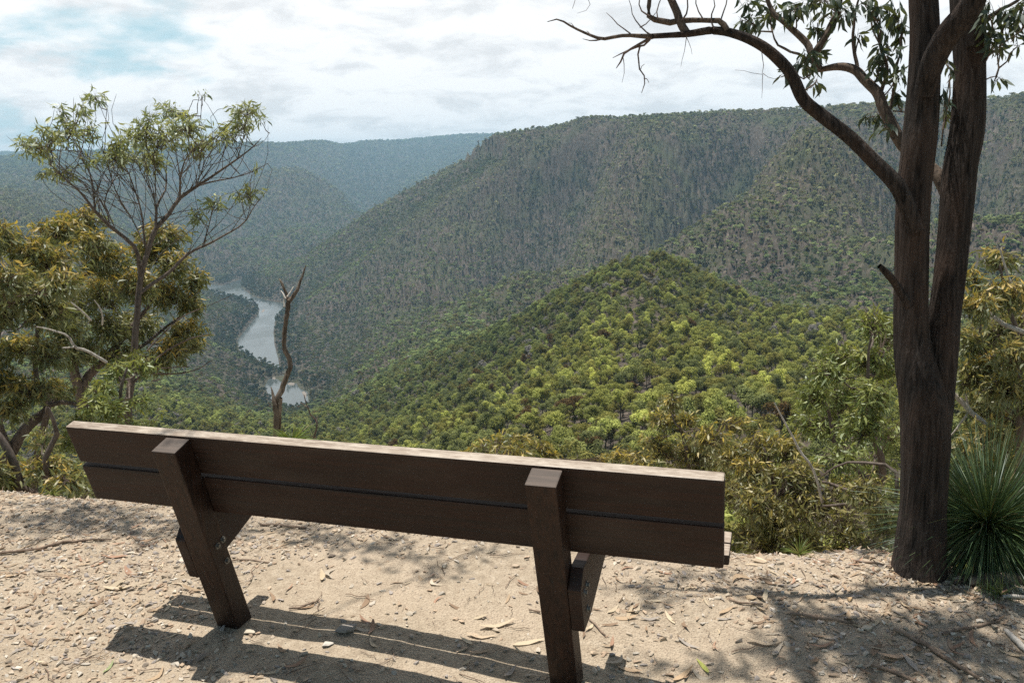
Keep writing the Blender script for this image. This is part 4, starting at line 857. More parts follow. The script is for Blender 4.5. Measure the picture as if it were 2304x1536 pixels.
def tw(lst, r, seed, m=M_limb, name='twig'):
    G = Geo()
    for i, l in enumerate(lst):
        P, R_ = pxw(l, r, .05); Q, _ = tube1(G, P, R_, .03, 7, .004, seed=seed + i); addn(Q)
    G.obj(name, m, gum, origin=TB)
tw([[(1545, 76, 9), (1531, 48, 8.5), (1511, 0, 8), (1500, -60, 7), (1510, -140, 5)], [(1636, 70, 7), (1622, 45, 6), (1607, 43, 5.5), (1583, 45, 5), (1535, 46, 6), (1507, 53, 6.5), (1480, 44, 6), (1461, 37, 5.5), (1459, 10, 4.5), (1466, -40, 3.5)]], rT - .1, 71, name='branch')
tw([[(1470, 82, 6), (1420, 77, 4), (1358, 87, 3.6), (1329, 82, 3), (1291, 60, 2.4), (1257, 46, 1.8), (1233, 49, .8)], [(1358, 87, 2), (1335, 92, 1.4), (1312, 88, .6)]], rT - .12, 72, name='branch')
dead_tw = [[(1468, 84, 3.4), (1435, 101, 2.8), (1401, 125, 2.2), (1395, 142, 1.8), (1387, 153, .8)], [(1462, 90, 2.2), (1449, 102, 2.2), (1411, 115, 1.8), (1380, 130, .7)], [(1440, 104, 2), (1435, 115, 1.8), (1440, 158, 1.6), (1452, 177, 1.4), (1444, 208, .7)], [(1418, 76, 1.6), (1400, 60, 1.2), (1382, 43, 1), (1365, 30, .5)],
           [(1470, 82, 1.8), (1440, 60, 1.4), (1425, 40, 1), (1415, 0, .6)], [(1440, 62, 1.4), (1460, 50, 1), (1475, 30, .7)], [(1452, 177, 1), (1460, 186, .5)], [(1401, 125, 1), (1404, 150, .7), (1400, 185, .3)], [(1440, 158, .9), (1450, 145, .5)], [(1545, 80, .9), (1540, 110, .6), (1532, 150, .3)], [(1545, 85, .7), (1557, 122, .3)],
           [(1461, 37, 2), (1440, 20, 1.4), (1440, -10, 1)], [(1329, 82, 1), (1320, 70, .5)], [(1291, 60, .9), (1280, 52, .4)], [(1713, 110, 1), (1716, 150, .7), (1716, 168, .6), (1690, 165, .4), (1655, 158, .3)], [(1716, 168, .7), (1714, 220, .3)], [(1716, 165, .6), (1735, 178, .4), (1752, 176, .3)], [(1607, 66, 2), (1600, 40, 1.6), (1610, 10, 1.2), (1600, -20, 1)], [(1583, 45, 1.6), (1570, 20, 1.3), (1566, -10, 1)], [(1535, 46, 2), (1548, 20, 1.6), (1545, -20, 1.2)],
           [(1480, 44, 1.4), (1478, 20, 1.2), (1490, -10, 1)], [(1622, 45, 1.6), (1632, 15, 1.3), (1640, -20, 1)], [(1320, -10, .6), (1330, 20, .5), (1300, 30, .3)], [(1512, 5, 1.6), (1530, -10, 1.2)], [(1288, 20, .5), (1300, -20, .6)]]
tw(dead_tw, rT - .12, 73, M_twig, 'dead_twigs')
tw([[(1847, 157, 6), (1830, 128, 7), (1842, 108, 8), (1862, 75, 7), (1871, 55, 6), (1888, 20, 5), (1890, -40, 4)], [(1825, 120, 7), (1818, 100, 7.5), (1775, 62, 6), (1740, 30, 5), (1720, -20, 4)], [(1780, 118, 2.6), (1762, 106, 2.6), (1748, 95, 2), (1738, 72, 1.4)], [(1840, 150, 4), (1818, 135, 3), (1782, 118, 2.6)], [(1930, 158, 4), (1926, 120, 3.5), (1917, 86, 3), (1925, 40, 2.4), (1935, -10, 2)], [(1980, 215, 4), (1995, 170, 3.6), (1985, 110, 3), (1970, 60, 2.4), (1960, 10, 2)], [(2000, 265, 3), (2010, 200, 2.6), (2022, 140, 2), (2030, 80, 1.6)], [(1985, 110, 2), (1962, 60, 1.6), (1945, 20, 1.2)], [(1990, 250, 2), (1975, 262, 1.4), (1962, 262, 1)], [(2010, 250, 1.5), (2036, 252, .8)]], rT + .5, 74, M_limb, 'branch')
tw([[(2205, 60, 4), (2240, 30, 3.4), (2280, 10, 3), (2330, -40, 2.4)], [(2210, 150, 2), (2228, 120, 1.6), (2248, 95, 1.2)], [(2208, 180, 1.6), (2226, 178, 1.2), (2240, 172, .8)], [(2190, 20, 3), (2230, -20, 2.6), (2300, -60, 2)], [(2118, 330, 1.6), (2128, 250, 1.4), (2136, 180, 1.2)]], rT + .4, 75, M_limb, 'branch')
def gl(lst, r, lay=1.7, leaf=.07, lp=34, tip=.25, jr=.12):
    for it in lst:
        px, py, hw, hh = it; rr_ = r + Tg.g.normal(0, jr); c = at(px, py, rr_); s = rr_ / F0
        Tg.clump(c, (hw * s, hw * s, hh * s), max(6, int(lay * PI * hw * hh / (lp * lp * .11))), leaf, tip, r0=.004, droop=1.0, up_=.1, branch=True)
gl([(1818, 125, 34, 26), (1800, 140, 26, 18), (1840, 118, 20, 18), (1727, 24, 48, 24), (1668, 30, 20, 26), (1700, 50, 24, 14), (1790, 20, 46, 22), (1840, 45, 26, 24), (1885, 22, 42, 24), (1935, 75, 14, 14), (1975, 40, 24, 30), (2000, 105, 32, 40), (1985, 142, 22, 22), (2024, 160, 18, 36), (2008, 205, 24, 22), (1962, 266, 30, 14), (1986, 275, 16, 14), (1758, 170, 12, 10), (1838, 176, 10, 12), (2030, 60, 16, 40), (1690, 4, 40, 14), (1850, -10, 60, 18), (1946, 5, 26, 20), (2012, 20, 26, 30)], rT + .5)
gl([(2272, 24, 38, 34), (2236, 60, 26, 26), (2226, 25, 18, 26), (2246, 105, 18, 18), (2228, 92, 14, 14), (2238, 180, 15, 9), (2300, 60, 18, 26), (2130, 214, 12, 24), (2140, 150, 10, 22), (2122, 130, 10, 20), (2290, 100, 10, 14), (2126, 255, 10, 14), (2310, 0, 40, 30)], rT + .35)
# crown above the frame: set by where its shade falls on the lookout
SUN_EL, SUN_AZ = math.radians(78.2), math.radians(-37.5)
SD = np.array([math.cos(SUN_EL) * math.sin(SUN_AZ), math.cos(SUN_EL) * math.cos(SUN_AZ), math.sin(SUN_EL)])
def above(px, py, zt): p = gp(px, py); return p + SD * (zt / SD[2])
nvis = len(Tg.shoots)
for px, py, zt, hw, n in ((1900, 1470, 4.2, .3, 170), (2060, 1450, 4.5, .3, 170), (1850, 1400, 4.4, .2, 70), (2200, 1490, 4.6, .26, 110), (1960, 1440, 4.3, .22, 90), (2230, 1430, 4.4, .28, 140), (2120, 1500, 4.8, .28, 120), (1800, 1430, 4.3, .12, 45), (1790, 1520, 4.6, .16, 60), (2270, 1360, 3.9, .2, 80), (2000, 1340, 4.0, .16, 36), (1700, 1330, 4.4, .18, 34), (1450, 1330, 4.6, .18, 40), (1560, 1290, 4.4, .15, 30), (1980, 1530, 4.6, .24, 90), (2290, 1500, 4.7, .22, 60), (1700, 1440, 4.9, .14, 22), (1930, 1390, 4.2, .14, 30)):
    c = above(px, py, zt); Tg.clump(c, (hw * 1.1, hw * 1.1, hw * .8), int(n * 1.5), .085, .25, r0=.006, droop=.8, up_=.2)
for px, py, zt, hw, n in ((40, 1150, 4.4, .3, 190), (180, 1160, 4.5, .3, 190), (300, 1172, 4.6, .26, 150), (10, 1190, 4.8, .2, 60), (430, 1188, 4.6, .2, 70), (540, 1198, 4.7, .16, 50), (90, 1215, 4.7, .14, 30), (330, 1225, 4.8, .12, 22), (740, 1222, 4.4, .16, 50), (830, 1232, 4.4, .2, 80), (930, 1262, 4.5, .18, 60), (1000, 1292, 4.6, .12, 36), (700, 1200, 4.5, .2, 60), (1090, 1240, 4.6, .14, 24), (470, 1500, 4.9, .1, 14)):
    Tg.clump(above(px, py, zt), (hw, hw, hw * .7), n, .085, .25, r0=.006, droop=.8, up_=.2)
for px, py, n in ((1500, 1068, 40), (1590, 1075, 26), (1380, 1050, 26), (316, 970, 14)):
    Tg.clump(at(px, py, 2.8) + SD * 3.9 / SD[2], (.12, .12, .1), n, .08, .25, r0=.006, droop=.8, up_=.2)
Tg.limb([above(1750, 1350, 4.2), above(1785, 1420, 4.25), above(1800, 1480, 4.3), above(1830, 1560, 4.4)], [.03, .034, .036, .04])
G = Geo()
for i, (Q, R_) in enumerate(Tg.limbs):
    V, F = tubes(Q[None], R_[None], 6); G.add(V, F)
G.obj('twig', M_limb, gum, origin=TB)
G = Geo(); P = np.concatenate([a_ for a_, _ in Tg.shoots]); R_ = np.concatenate([b_ for _, b_ in Tg.shoots]); V, F = tubes(P, R_, 3); G.add(V, F, 1)
for i, (pos, d, L, tp) in enumerate(Tg.L): leaves(G, pos, d, L, L * .24, tp, .14, 0, 9000 + i)
G.obj('crown', [M_gum_leaf, M_twig], gum, origin=TB)

for k, (bx_, by_, hh_) in enumerate(((-3.4, -3.2, 7.5), (2.6, -3.6, 8.2), (.2, -6.5, 9.5), (6.0, -1.2, 7.4), (-7., -.8, 7.4))):  # unseen gum trees, added behind the viewpoint so their crowns shade the lookout
    Tb = Tree((bx_, by_, -.05), 400 + k); Tb.limb([(bx_, by_, -.05), (bx_ + .1, by_, hh_ * .4), (bx_ + .2, by_ + .1, hh_ * .8)], [.17, .13, .06], .2, .01)
    for q_ in range(24):
        u_ = nrm(Tb.g.normal(0, 1, 3)) * np.array([2.2, 2.0, hh_ * .3]) * (.4 + .7 * Tb.g.random()); Tb.clump(np.array([bx_ + .15, by_, hh_ * .66]) + u_, (.7, .7, .5), 150, .17, .3, shoots=24, r0=.012, droop=.7, up_=.3)
    Tb.finish('gum_tree', 'tall dark barked gum tree added unseen behind the viewpoint to shade the lookout', 'tree', 'unseen shade gum trees added behind the viewpoint', M_gum_leaf, M_stringy, .24)

# ------------------------------------------------------------------ bench
KS = EYE / 1.6
BO = np.array([-1.0351, 2.8333, 0]) * KS; YAW, LEAN = -0.3057, 0.2922
S_, PW, PD, PL, OL, OR, BT, BB, BG, BTOP = [v_ * KS for v_ in (1.2522, .0912, .081, .7999, .4632, .488, .0408, .1475, .0165, .0071)]
bench = empty('park_bench', (BO[0], BO[1], 0), 'dark stained timber bench with a two board back facing the valley', 'bench')
bench.rotation_euler = (0, 0, YAW)
# bench space: x along, y away from the camera, z up; back frame leans towards the camera
def leanp(u, v_, n): return np.array([u, -v_ * math.sin(LEAN) + n * math.cos(LEAN), v_ * math.cos(LEAN) + n * math.sin(LEAN)])
def prism(name, corners, mats, bev=.004, top=None, parent=bench, topidx=1, seg=2):
    """corners: 8 points, order (x0/x1, y0/y1, z0/z1)"""
    bm = bmesh.new(); vs = [bm.verts.new(c_) for c_ in corners]
    for f in ((0, 1, 3, 2), (4, 6, 7, 5), (0, 4, 5, 1), (2, 3, 7, 6), (0, 2, 6, 4), (1, 5, 7, 3)): bm.faces.new([vs[i] for i in f])
    bmesh.ops.recalc_face_normals(bm, faces=bm.faces)
    bmesh.ops.bevel(bm, geom=bm.edges[:], offset=bev, segments=seg, profile=.6, affect='EDGES')
    if top is not None:
        bm.normal_update()
        for f in bm.faces:
            if f.normal.dot(Vector(top)) > .75: f.material_index = topidx
    me = bpy.data.meshes.new(name); bm.to_mesh(me); bm.free()
    for m_ in mats: me.materials.append(m_)
    o = bpy.data.objects.new(name, me); COL.objects.link(o); o.parent = parent; return o
def poly_prism(name, prof, x0, x1, mats, bev=.004, parent=bench):
    bm = bmesh.new(); a_ = [bm.verts.new((x0, y_, z_)) for y_, z_ in prof]; b_ = [bm.verts.new((x1, y_, z_)) for y_, z_ in prof]; n = len(prof)
    bm.faces.new(a_); bm.faces.new(b_[::-1])
    for i in range(n): bm.faces.new((a_[i], b_[i], b_[(i + 1) % n], a_[(i + 1) % n]))
    bmesh.ops.recalc_face_normals(bm, faces=bm.faces); bmesh.ops.bevel(bm, geom=bm.edges[:], offset=bev, segments=2, profile=.6, affect='EDGES')
    me = bpy.data.meshes.new(name); bm.to_mesh(me); bm.free()
    for m_ in mats: me.materials.append(m_)
    o = bpy.data.objects.new(name, me); COL.objects.link(o); o.parent = parent; return o
def box8(u0, u1, n0, n1, v0, v1, f=leanp): return [f(u, v_, n) for u in (u0, u1) for n in (n0, n1) for v_ in (v0, v1)]
nvec = leanp(0, 1, 0) - leanp(0, 0, 0)
rb = np.random.default_rng(2)
for c_ in (0, S_):
    prism('post', box8(c_ - PW / 2, c_ + PW / 2, -PD, -.0005, -.26, PL), [M_postwood, M_wend], .005, nvec)
TT = PL + BTOP
for k in (0, 1):
    v1 = TT - k * (BB + BG); prism('back_board', box8(-OL, S_ + OR, 0.0005, BT, v1 - BB, v1), [M_wood, M_wtop if k == 0 else M_wood], .006, nvec)
# seat: boards level-ish, running the same length
SH = .50
flat = lambda u, v_, n: np.array([u, n, v_])
for k in range(2):
    ya = -.045 + k * .093; prism('seat_board', box8(-OL + .06, S_ + OR + .012, ya, ya + .086, SH - .036, SH, flat), [M_wood, M_wtop], .006, (0, 0, 1))
zt = SH - .0365
yb = lambda z_: -z_ * math.tan(LEAN)            # post front face at height z
prof = [(yb(.41) - PD * 1.03, .405), (yb(.42) - PD * .5, zt), (.205, zt), (.20, .335), (yb(.25) + .02, .245), (yb(.235) - PD * 1.03, .235)]
for c_, s_ in ((0, -1), (S_, 1)):               # one bearer on the outer side of each post, bolted through
    x0 = c_ + s_ * (PW / 2 + .0008); o = poly_prism('seat_bearer', prof, min(x0, x0 + s_ * .043), max(x0, x0 + s_ * .043), [M_wood])
    xb = x0 + .0445 if s_ > 0 else c_ + PW / 2 + .001
    for by, bz in ((yb(.375) - .045, .375), (yb(.38) - .012, .385), (yb(.29) - .028, .295)):
        bm = bmesh.new(); bmesh.ops.create_cone(bm, cap_ends=True, segments=20, radius1=.0135, radius2=.0125, depth=.003)
        bmesh.ops.create_cone(bm, cap_ends=True, segments=6, radius1=.008, radius2=.0075, depth=.008, matrix=Matrix.Translation((0, 0, .004)))
        bm.transform(Matrix.Translation((xb, by, bz)) @ Matrix.Rotation(PI / 2, 4, 'Y'))
        me = bpy.data.meshes.new('bolt'); bm.to_mesh(me); bm.free(); me.materials.append(M_steel)
        b_ = bpy.data.objects.new('bolt', me); COL.objects.link(b_); b_.parent = o

# ------------------------------------------------------------------ gravel, litter, stones, sticks
def tinted(name, rough=.9, trans=0., attr='INSTANCER', nsc=40):
    m, nt, N, out = mat(name)
    c = N('Attribute', attribute_name='tint', attribute_type='INSTANCER').outputs['Color'] if attr == 'INSTANCER' else N('ObjectInfo').outputs['Color']
    n1 = noise(N, coords(N), nsc if attr != 'INSTANCER' else 4., 4, .6)
    c = mixc(N, ramp(N, n1, [(.35, (.55,) * 3), (.65, (0,) * 3)]), c, mixc(N, .5, c, (.1, .07, .05)))
    p = N('BsdfPrincipled', {'Base Color': c, 'Roughness': rough}); p.inputs['Specular IOR Level'].default_value = .25
    sh = p.outputs[0]
    if trans: sh = N('MixShader', {0: trans, 1: sh, 2: N('BsdfTranslucent', {'Color': c}).outputs[0]}).outputs[0]
    nt.links.new(sh, out.inputs[0]); return m
M_chip = tinted('gravel_chip'); M_stone = tinted('loose_stone', attr='OBJECT'); M_dryleaf = tinted('dry_leaf', .6, .12); M_dryleaf1 = tinted('dry_leaf_single', .6, .12, 'OBJECT'); M_stickm = bark_mat('stick_bark', (.09, .06, .045), (.26, .19, .14), (50, 50, 50), .4, .002)
chips = [hull_mesh('chip', 700 + k, 11, .34 + .2 * (k % 3), M_chip) for k in range(8)]
def dry_leaf_geo(seed, m_):
    g = np.random.default_rng(seed); K = 7; t = np.linspace(0, 1, K); w = .5 * np.sin(PI * np.clip(t * .94 + .05, 0, 1)) ** .8 * (.20 + .09 * g.random()) * (1 - .4 * t)
    cx = g.normal(.0, .12) * np.sin(PI * t); cz = .10 + (g.normal(0.02, .10)) * (t - .5) ** 2 * 4 - .08 * (1 - np.abs(t - .5) * 2); cup = .3 * g.random()
    V = []
    for i in range(K): V += [(t[i] - .5, cx[i] - w[i], cz[i] + cup * w[i]), (t[i] - .5, cx[i], cz[i]), (t[i] - .5, cx[i] + w[i], cz[i] + cup * w[i])]
    q = [(i * 3 + j, i * 3 + j + 1, i * 3 + j + 4, i * 3 + j + 3) for i in range(K - 1) for j in (0, 1)]
    G = Geo(); G.add(V, q); return G.mesh('dry_leaf', m_)
dls = [dry_leaf_geo(k, M_dryleaf) for k in range(8)]
def scatter(n, x0, x1, y0, y1):
    x = x0 + rng.random(n) * (x1 - x0); y = y0 + rng.random(n) * (y1 - y0); ok = y < np.interp(x, EX, EY) + .9; return x[ok], y[ok]
stone_cols = np.array([(.46, .38, .29), (.52, .45, .36), (.36, .30, .24), (.55, .49, .41), (.42, .31, .22), (.34, .30, .27), (.50, .38, .27)])
# bare patch of fine dirt in the middle of the lookout (as in front of the bench)
bare_c = [(gp(1020, 1390), .62), (gp(700, 1330), .3), (gp(1660, 1480), .3)]
x, y = scatter(112000, -3.6, 3.2, 1.25, 5.0); dn = .5 + .5 * fbm(x * 1.4, y * 1.4, 3)
for c0, rad in bare_c: dn -= 1.1 * np.exp(-(((x - c0[0]) / rad) ** 2 + ((y - c0[1]) / rad) ** 2))
k_ = rng.random(len(x)) < np.clip(.25 + .9 * dn, .10, 1); x, y = x[k_], y[k_]
s_ = .006 + .026 * rng.random(len(x)) ** 2.8
tint = stone_cols[rng.integers(0, 7, len(x))] * (.8 + .4 * rng.random((len(x), 1)))
gravel = instancer('gravel', np.c_[x, y, gz(x, y) + s_ * .12], np.c_[s_ * (1 + .8 * rng.random(len(x))), s_, s_], rng.random(len(x)) * 6.28, tint, chips, rng.integers(0, 8, len(x)), rng.normal(0, .22, (len(x), 2)))
tag(gravel, kind='stuff', label='loose pale gravel and stone chips covering the lookout', cat='gravel')
lf_cols = np.array([(.40, .29, .185), (.50, .40, .27), (.30, .20, .125), (.36, .215, .14), (.42, .36, .28), (.24, .16, .10), (.56, .46, .32), (.34, .30, .26)])
x, y = scatter(6800, -3.6, 3.2, 1.25, 5.0); dn = .5 + .5 * fbm(x * 1.1 + 9, y * 1.1, 3) + .6 * sstep(.5, 1.6, x) + .25 * sstep(-.5, .5, y - np.interp(x, EX, EY) + .6)
for c0, rad in bare_c: dn -= .8 * np.exp(-(((x - c0[0]) / rad) ** 2 + ((y - c0[1]) / rad) ** 2))
k_ = rng.random(len(x)) < np.clip(dn, .05, 1); x, y = x[k_], y[k_]
q_ = rng.random(420) * 6.28; e_ = .09 + .3 * rng.random(420) ** 1.5; x = np.r_[x, TB[0] + e_ * np.cos(q_)]; y = np.r_[y, TB[1] + e_ * np.sin(q_)]   # litter gathers round the trunk
s_ = .022 + .055 * rng.random(len(x)) ** 1.8
litter = instancer('leaf_litter', np.c_[x, y, gz(x, y) + .004], np.c_[s_, s_ * .8, s_ * .6], rng.random(len(x)) * 6.28, lf_cols[rng.integers(0, 8, len(x))] * (.8 + .4 * rng.random((len(x), 1))), dls, rng.integers(0, 8, len(x)), rng.normal(0, .16, (len(x), 2)))
tag(litter, kind='stuff', label='scattered dry gum leaves and bark flakes over the gravel', cat='leaf litter')
# fine twig litter
tm_ = []
for k in range(5):
    g = np.random.default_rng(900 + k); G = Geo(); Pk = np.c_[np.linspace(-.5, .5, 6), g.normal(0, .05, 6), .03 + np.abs(g.normal(0, .012, 6))]; tube1(G, Pk, [.014, .013, .012, .011, .009, .006], .1, 5)
    tm_.append(G.mesh('twig', M_chip))
x, y = scatter(1500, -3.6, 3.2, 1.25, 5.0); k_ = rng.random(len(x)) < np.clip(.45 + .6 * fbm(x * 1.2 + 3, y * 1.2, 2) + .3 * sstep(.8, 1.8, x), .05, 1); x, y = x[k_], y[k_]
s_ = .05 + .13 * rng.random(len(x)) ** 2
tl_ = instancer('twig_litter', np.c_[x, y, gz(x, y) + .003], np.c_[s_, s_, s_ * .8], rng.random(len(x)) * 6.28, np.array([(.16, .11, .08)]) * (.6 + 1.1 * rng.random((len(x), 1))), tm_, rng.integers(0, 5, len(x)))
tag(tl_, kind='stuff', label='fine dry twigs strewn across the gravel', cat='twig litter')

# single stones that stand out
SM = [hull_mesh('stone', 800 + k, 16, .42, M_stone, .02) for k in range(6)]
def single(mesh, name, px, py, size, colr, rz, label, cat, group, lift=.12, tilt=(0, 0)):
    p = gp(px, py); o = bpy.data.objects.new(name, mesh); COL.objects.link(o)
    o.location = (p[0], p[1], p[2] + size[2] * lift); o.scale = size; o.rotation_euler = (tilt[0], tilt[1], rz); o.color = (*colr, 1); tag(o, label, cat, group)
def sz(px, py, w_): p = gp(px, py); return w_ * np.linalg.norm(p - CAM) / F0
for i, (px, py, w_, colr, rz, lab) in enumerate((
    (778, 1420, 58, (.30, .27, .24), .2, 'large flat grey stone in the bench shadow right of the left post'),
    (560, 1424, 34, (.55, .48, .38), -.5, 'pale angular stone just right of the left bench post foot'),
    (735, 1452, 34, (.60, .55, .48), .3, 'whitish flat stone on the lit strip between the two bench shadows'),
    (1690, 1345, 30, (.55, .41, .26), .3, 'tan wedge shaped stone on the gravel under the right bench end'),
    (1707, 1264, 36, (.66, .52, .37), -.1, 'cream brick shaped stone at the ground edge right of the bench'),
    (1912, 1350, 26, (.46, .32, .18), .5, 'ochre stone left of the forked trunk shadow'),
    (1950, 1415, 30, (.60, .50, .38), .1, 'pale ochre stone in the middle of the right hand gravel'),
    (1788, 1368, 24, (.44, .38, .31), 1.1, 'square grey tan stone beside the fallen dark stick'),
    (745, 1252, 24, (.24, .19, .15), .4, 'dark lump of stone in the shade behind the bench legs'),
    (317, 1290, 18, (.58, .56, .52), .4, 'small whitish stone left of the left bench post'),
    (452, 1482, 36, (.27, .22, .18), 1.4, 'brown grey flat stone at the bottom in the bench shadow'),
    (1000, 1275, 30, (.62, .53, .42), .9, 'cream stone behind the middle of the bench'),
    (1160, 1275, 24, (.48, .38, .28), .1, 'tan stone left of the right bench post'),
    (2075, 1300, 20, (.55, .42, .31), .2, 'small tan stone at the foot of the forked trunk'),
    (205, 1440, 26, (.6, .53, .44), .7, 'pale stone by the left tip of the bench shadow'),
    (1850, 1262, 26, (.50, .36, .27), .4, 'reddish stone at the ground edge near the heath shrubs'))):
    w = sz(px, py, w_); single(SM[i % 6], 'stone', px, py, (w, w * .8, w * .75), colr, rz, lab, 'stone', 'single stones lying on the gravel', .16, rng.normal(0, .08, 2))
zones = [('left of the left bench post', 20, 440, 1190, 1520), ('between the two bench posts', 600, 1210, 1290, 1520), ('right of the right bench post', 1340, 1760, 1300, 1520), ('below the forked trunk', 1780, 2290, 1340, 1525)]
for zn, xa, xb, ya, yb_ in zones:
    for j in range(14):
        px, py = xa + rng.random() * (xb - xa), ya + rng.random() * (yb_ - ya); w = sz(px, py, 13 + 9 * rng.random())
        single(SM[rng.integers(6)], 'stone', px, py, (w * 1.2, w * .8, w * .6), stone_cols[rng.integers(7)] * (.85 + .3 * rng.random()), rng.random() * 6.3, f'small flat stone chip lying on the gravel {zn}', 'stone', f'small stones {zn}', .15, rng.normal(0, .1, 2))
DL = [dry_leaf_geo(50 + k, M_dryleaf1) for k in range(8)]
for i, (px, py, w_, colr, rz, lab) in enumerate((
    (1580, 1500, 46, (.42, .44, .10), 1.9, 'single yellow green leaf on the gravel right of the right bench post'),
    (222, 1268, 30, (.40, .20, .12), .9, 'curled reddish brown leaf left of the left bench post'),
    (1190, 1447, 70, (.60, .49, .34), .25, 'long pale leaf left of the right bench post'),
    (1085, 1432, 66, (.56, .44, .31), -.1, 'broad cream leaf in the middle of the bare dirt'),
    (1120, 1408, 80, (.58, .47, .33), .3, 'long straw coloured leaf at the edge of the bare dirt patch'),
    (985, 1310, 40, (.60, .52, .40), -.8, 'pale curled leaf behind the bench near the middle'),
    (1540, 1520, 60, (.52, .37, .23), .6, 'tan curled leaf at the bottom right of the right bench post'),
    (1420, 1510, 54, (.55, .40, .26), -.3, 'orange tan leaf on the gravel near the foot of the right post'),
    (2095, 1460, 62, (.50, .37, .25), 2.0, 'large tan leaf standing out in the shade on the right'),
    (2010, 1475, 66, (.52, .36, .24), .1, 'pinkish tan leaf in the dappled shade on the right'),
    (2140, 1450, 44, (.44, .31, .21), 1.3, 'rolled brown leaf beside the dark twigs at the right'),
    (1720, 1445, 74, (.56, .44, .31), -.1, 'long cream leaf on the gravel in front of the trunk shadow'),
    (245, 1502, 40, (.30, .34, .16), 1.5, 'dull green leaf at the bottom left corner of the ground'),
    (430, 1380, 34, (.46, .33, .2), .3, 'tan leaf at the left end of the seat shadow'))):
    w = sz(px, py, w_); single(DL[i % 8], 'fallen_leaf', px, py, (w, w * 1.0, w * .55), colr, rz, lab, 'leaf', 'single fallen leaves on the gravel', .02, rng.normal(0, .1, 2))
for zn, xa, xb, ya, yb_ in zones:
    for j in range(24):
        px, py = xa + rng.random() * (xb - xa), ya + rng.random() * (yb_ - ya); w = sz(px, py, 34 + 24 * rng.random()); cc = lf_cols[rng.integers(8)] * (.9 + .3 * rng.random())
        nm = 'brown' if cc[0] < .33 else 'tan'
        single(DL[rng.integers(8)], 'fallen_leaf', px, py, (w, w, w * .55), cc, rng.random() * 6.3, f'dry {nm} gum leaf on the gravel {zn}', 'leaf', f'dry {nm} leaves {zn}', .03, rng.normal(0, .12, 2))
def stick(pts, label, m_=M_stickm, name='stick', seed=0, lift=.006):
    P = []; R_ = []
    for px, py, w_ in pts: p = gp(px, py); P.append(p + np.array([0, 0, lift + w_ * .0012])); R_.append(w_ * np.linalg.norm(p - CAM) / F0)
    G = Geo(); tube1(G, P, R_, .02, 8, .003, 0, .06, seed); o = G.obj(name, m_, origin=P[0]); tag(o, label, 'stick', 'fallen sticks on the gravel')
stick([(1778, 1385, 3), (1830, 1392, 3.4), (1880, 1400, 3), (1930, 1407, 2)], 'dark fallen stick on the gravel left of the trunk shadow', seed=1)
stick([(1640, 1352, 2), (1665, 1358, 2.6), (1715, 1362, 2)], 'short dark stick below the right bench end', seed=2)
stick([(650, 1372, 2), (680, 1368, 2.6), (718, 1352, 2)], 'small forked twig beside the left bench post shadow', seed=3)
stick([(0, 1248, 3), (80, 1238, 3), (150, 1222, 2.6), (250, 1216, 1.6)], 'long thin stick at the left edge of the ground', seed=4)
stick([(2010, 1420, 3.4), (2080, 1455, 4), (2150, 1500, 4), (2200, 1530, 3)], 'long dark twig running down the shaded gravel at the right', seed=5)
stick([(2120, 1430, 2.4), (2190, 1412, 2.6), (2250, 1400, 2)], 'thin dark twig crossing the right hand gravel', seed=6)
stick([(585, 1182, 2), (640, 1186, 2.6), (690, 1190, 2)], 'dark stick on the ground just under the bench back', seed=7)
stick([(1190, 1375, 2), (1215, 1380, 2.4)], 'short stub of stick left of the right bench post', seed=8)
stick([(1325, 1395, 1.6), (1345, 1415, 2), (1362, 1432, 1.4)], 'slim twig just right of the right bench post', seed=9)
stick([(505, 1265, 1.4), (560, 1262, 1.6), (612, 1268, 1.2)], 'thin wiry twig right of the left bench post', seed=10)
stick([(2262, 1422, 4), (2285, 1445, 5), (2320, 1480, 5)], 'bleached grey stick at the right edge of the ground', M_pale, seed=11)
stick([(2255, 1346, 3), (2290, 1347, 4), (2330, 1350, 4)], 'pale stick beside the grass tuft at the right edge', M_pale, seed=12)
stick([(1960, 1500, 3), (2030, 1525, 3.4), (2100, 1560, 3)], 'dark stick at the bottom of the shaded gravel', seed=13)
stick([(2030, 1284, 2), (1975, 1272, 2.4), (1920, 1264, 2)], 'dark stick along the ground edge left of the forked trunk', seed=14)
P = [gp(px, py) + np.array([0, 0, .02]) for px, py in ((2175, 1318), (2230, 1312), (2330, 1316))]; G = Geo(); tube1(G, P, [.018, .026, .03], .02, 14, .004, 0, .08, 40)
o = G.obj('log', M_dead, origin=P[0]); tag(o, 'dark rotting log lying under the spiky grass tree', 'log')

# ------------------------------------------------------------------ sky, sun, haze
wd = bpy.data.worlds.new('World'); SC.world = wd; wd.use_nodes = True; nt = wd.node_tree; nt.nodes.clear()
def N(t, inp=None, **kw):
    n = nt.nodes.new('ShaderNode' + t)
    for k, v_ in kw.items(): setattr(n, k, v_)
    for k, v_ in (inp or {}).items():
        if isinstance(v_, bpy.types.NodeSocket): nt.links.new(v_, n.inputs[k])
        else: n.inputs[k].default_value = v_
    return n
sky = N('TexSky', sky_type='NISHITA', sun_disc=False, sun_elevation=SUN_EL, sun_rotation=SUN_AZ, altitude=540, air_density=1., dust_density=.6, ozone_density=1.)
tc = N('TexCoord'); dirn = tc.outputs['Generated']; sep = N('SeparateXYZ', {0: dirn})
den = math_(N, 'ADD', math_(N, 'MAXIMUM', sep.outputs[2], 0.), .3)
cx = math_(N, 'DIVIDE', sep.outputs[0], den); cy = math_(N, 'DIVIDE', sep.outputs[1], den)
pv = N('CombineXYZ', {0: cx, 1: cy, 2: 0.}).outputs[0]
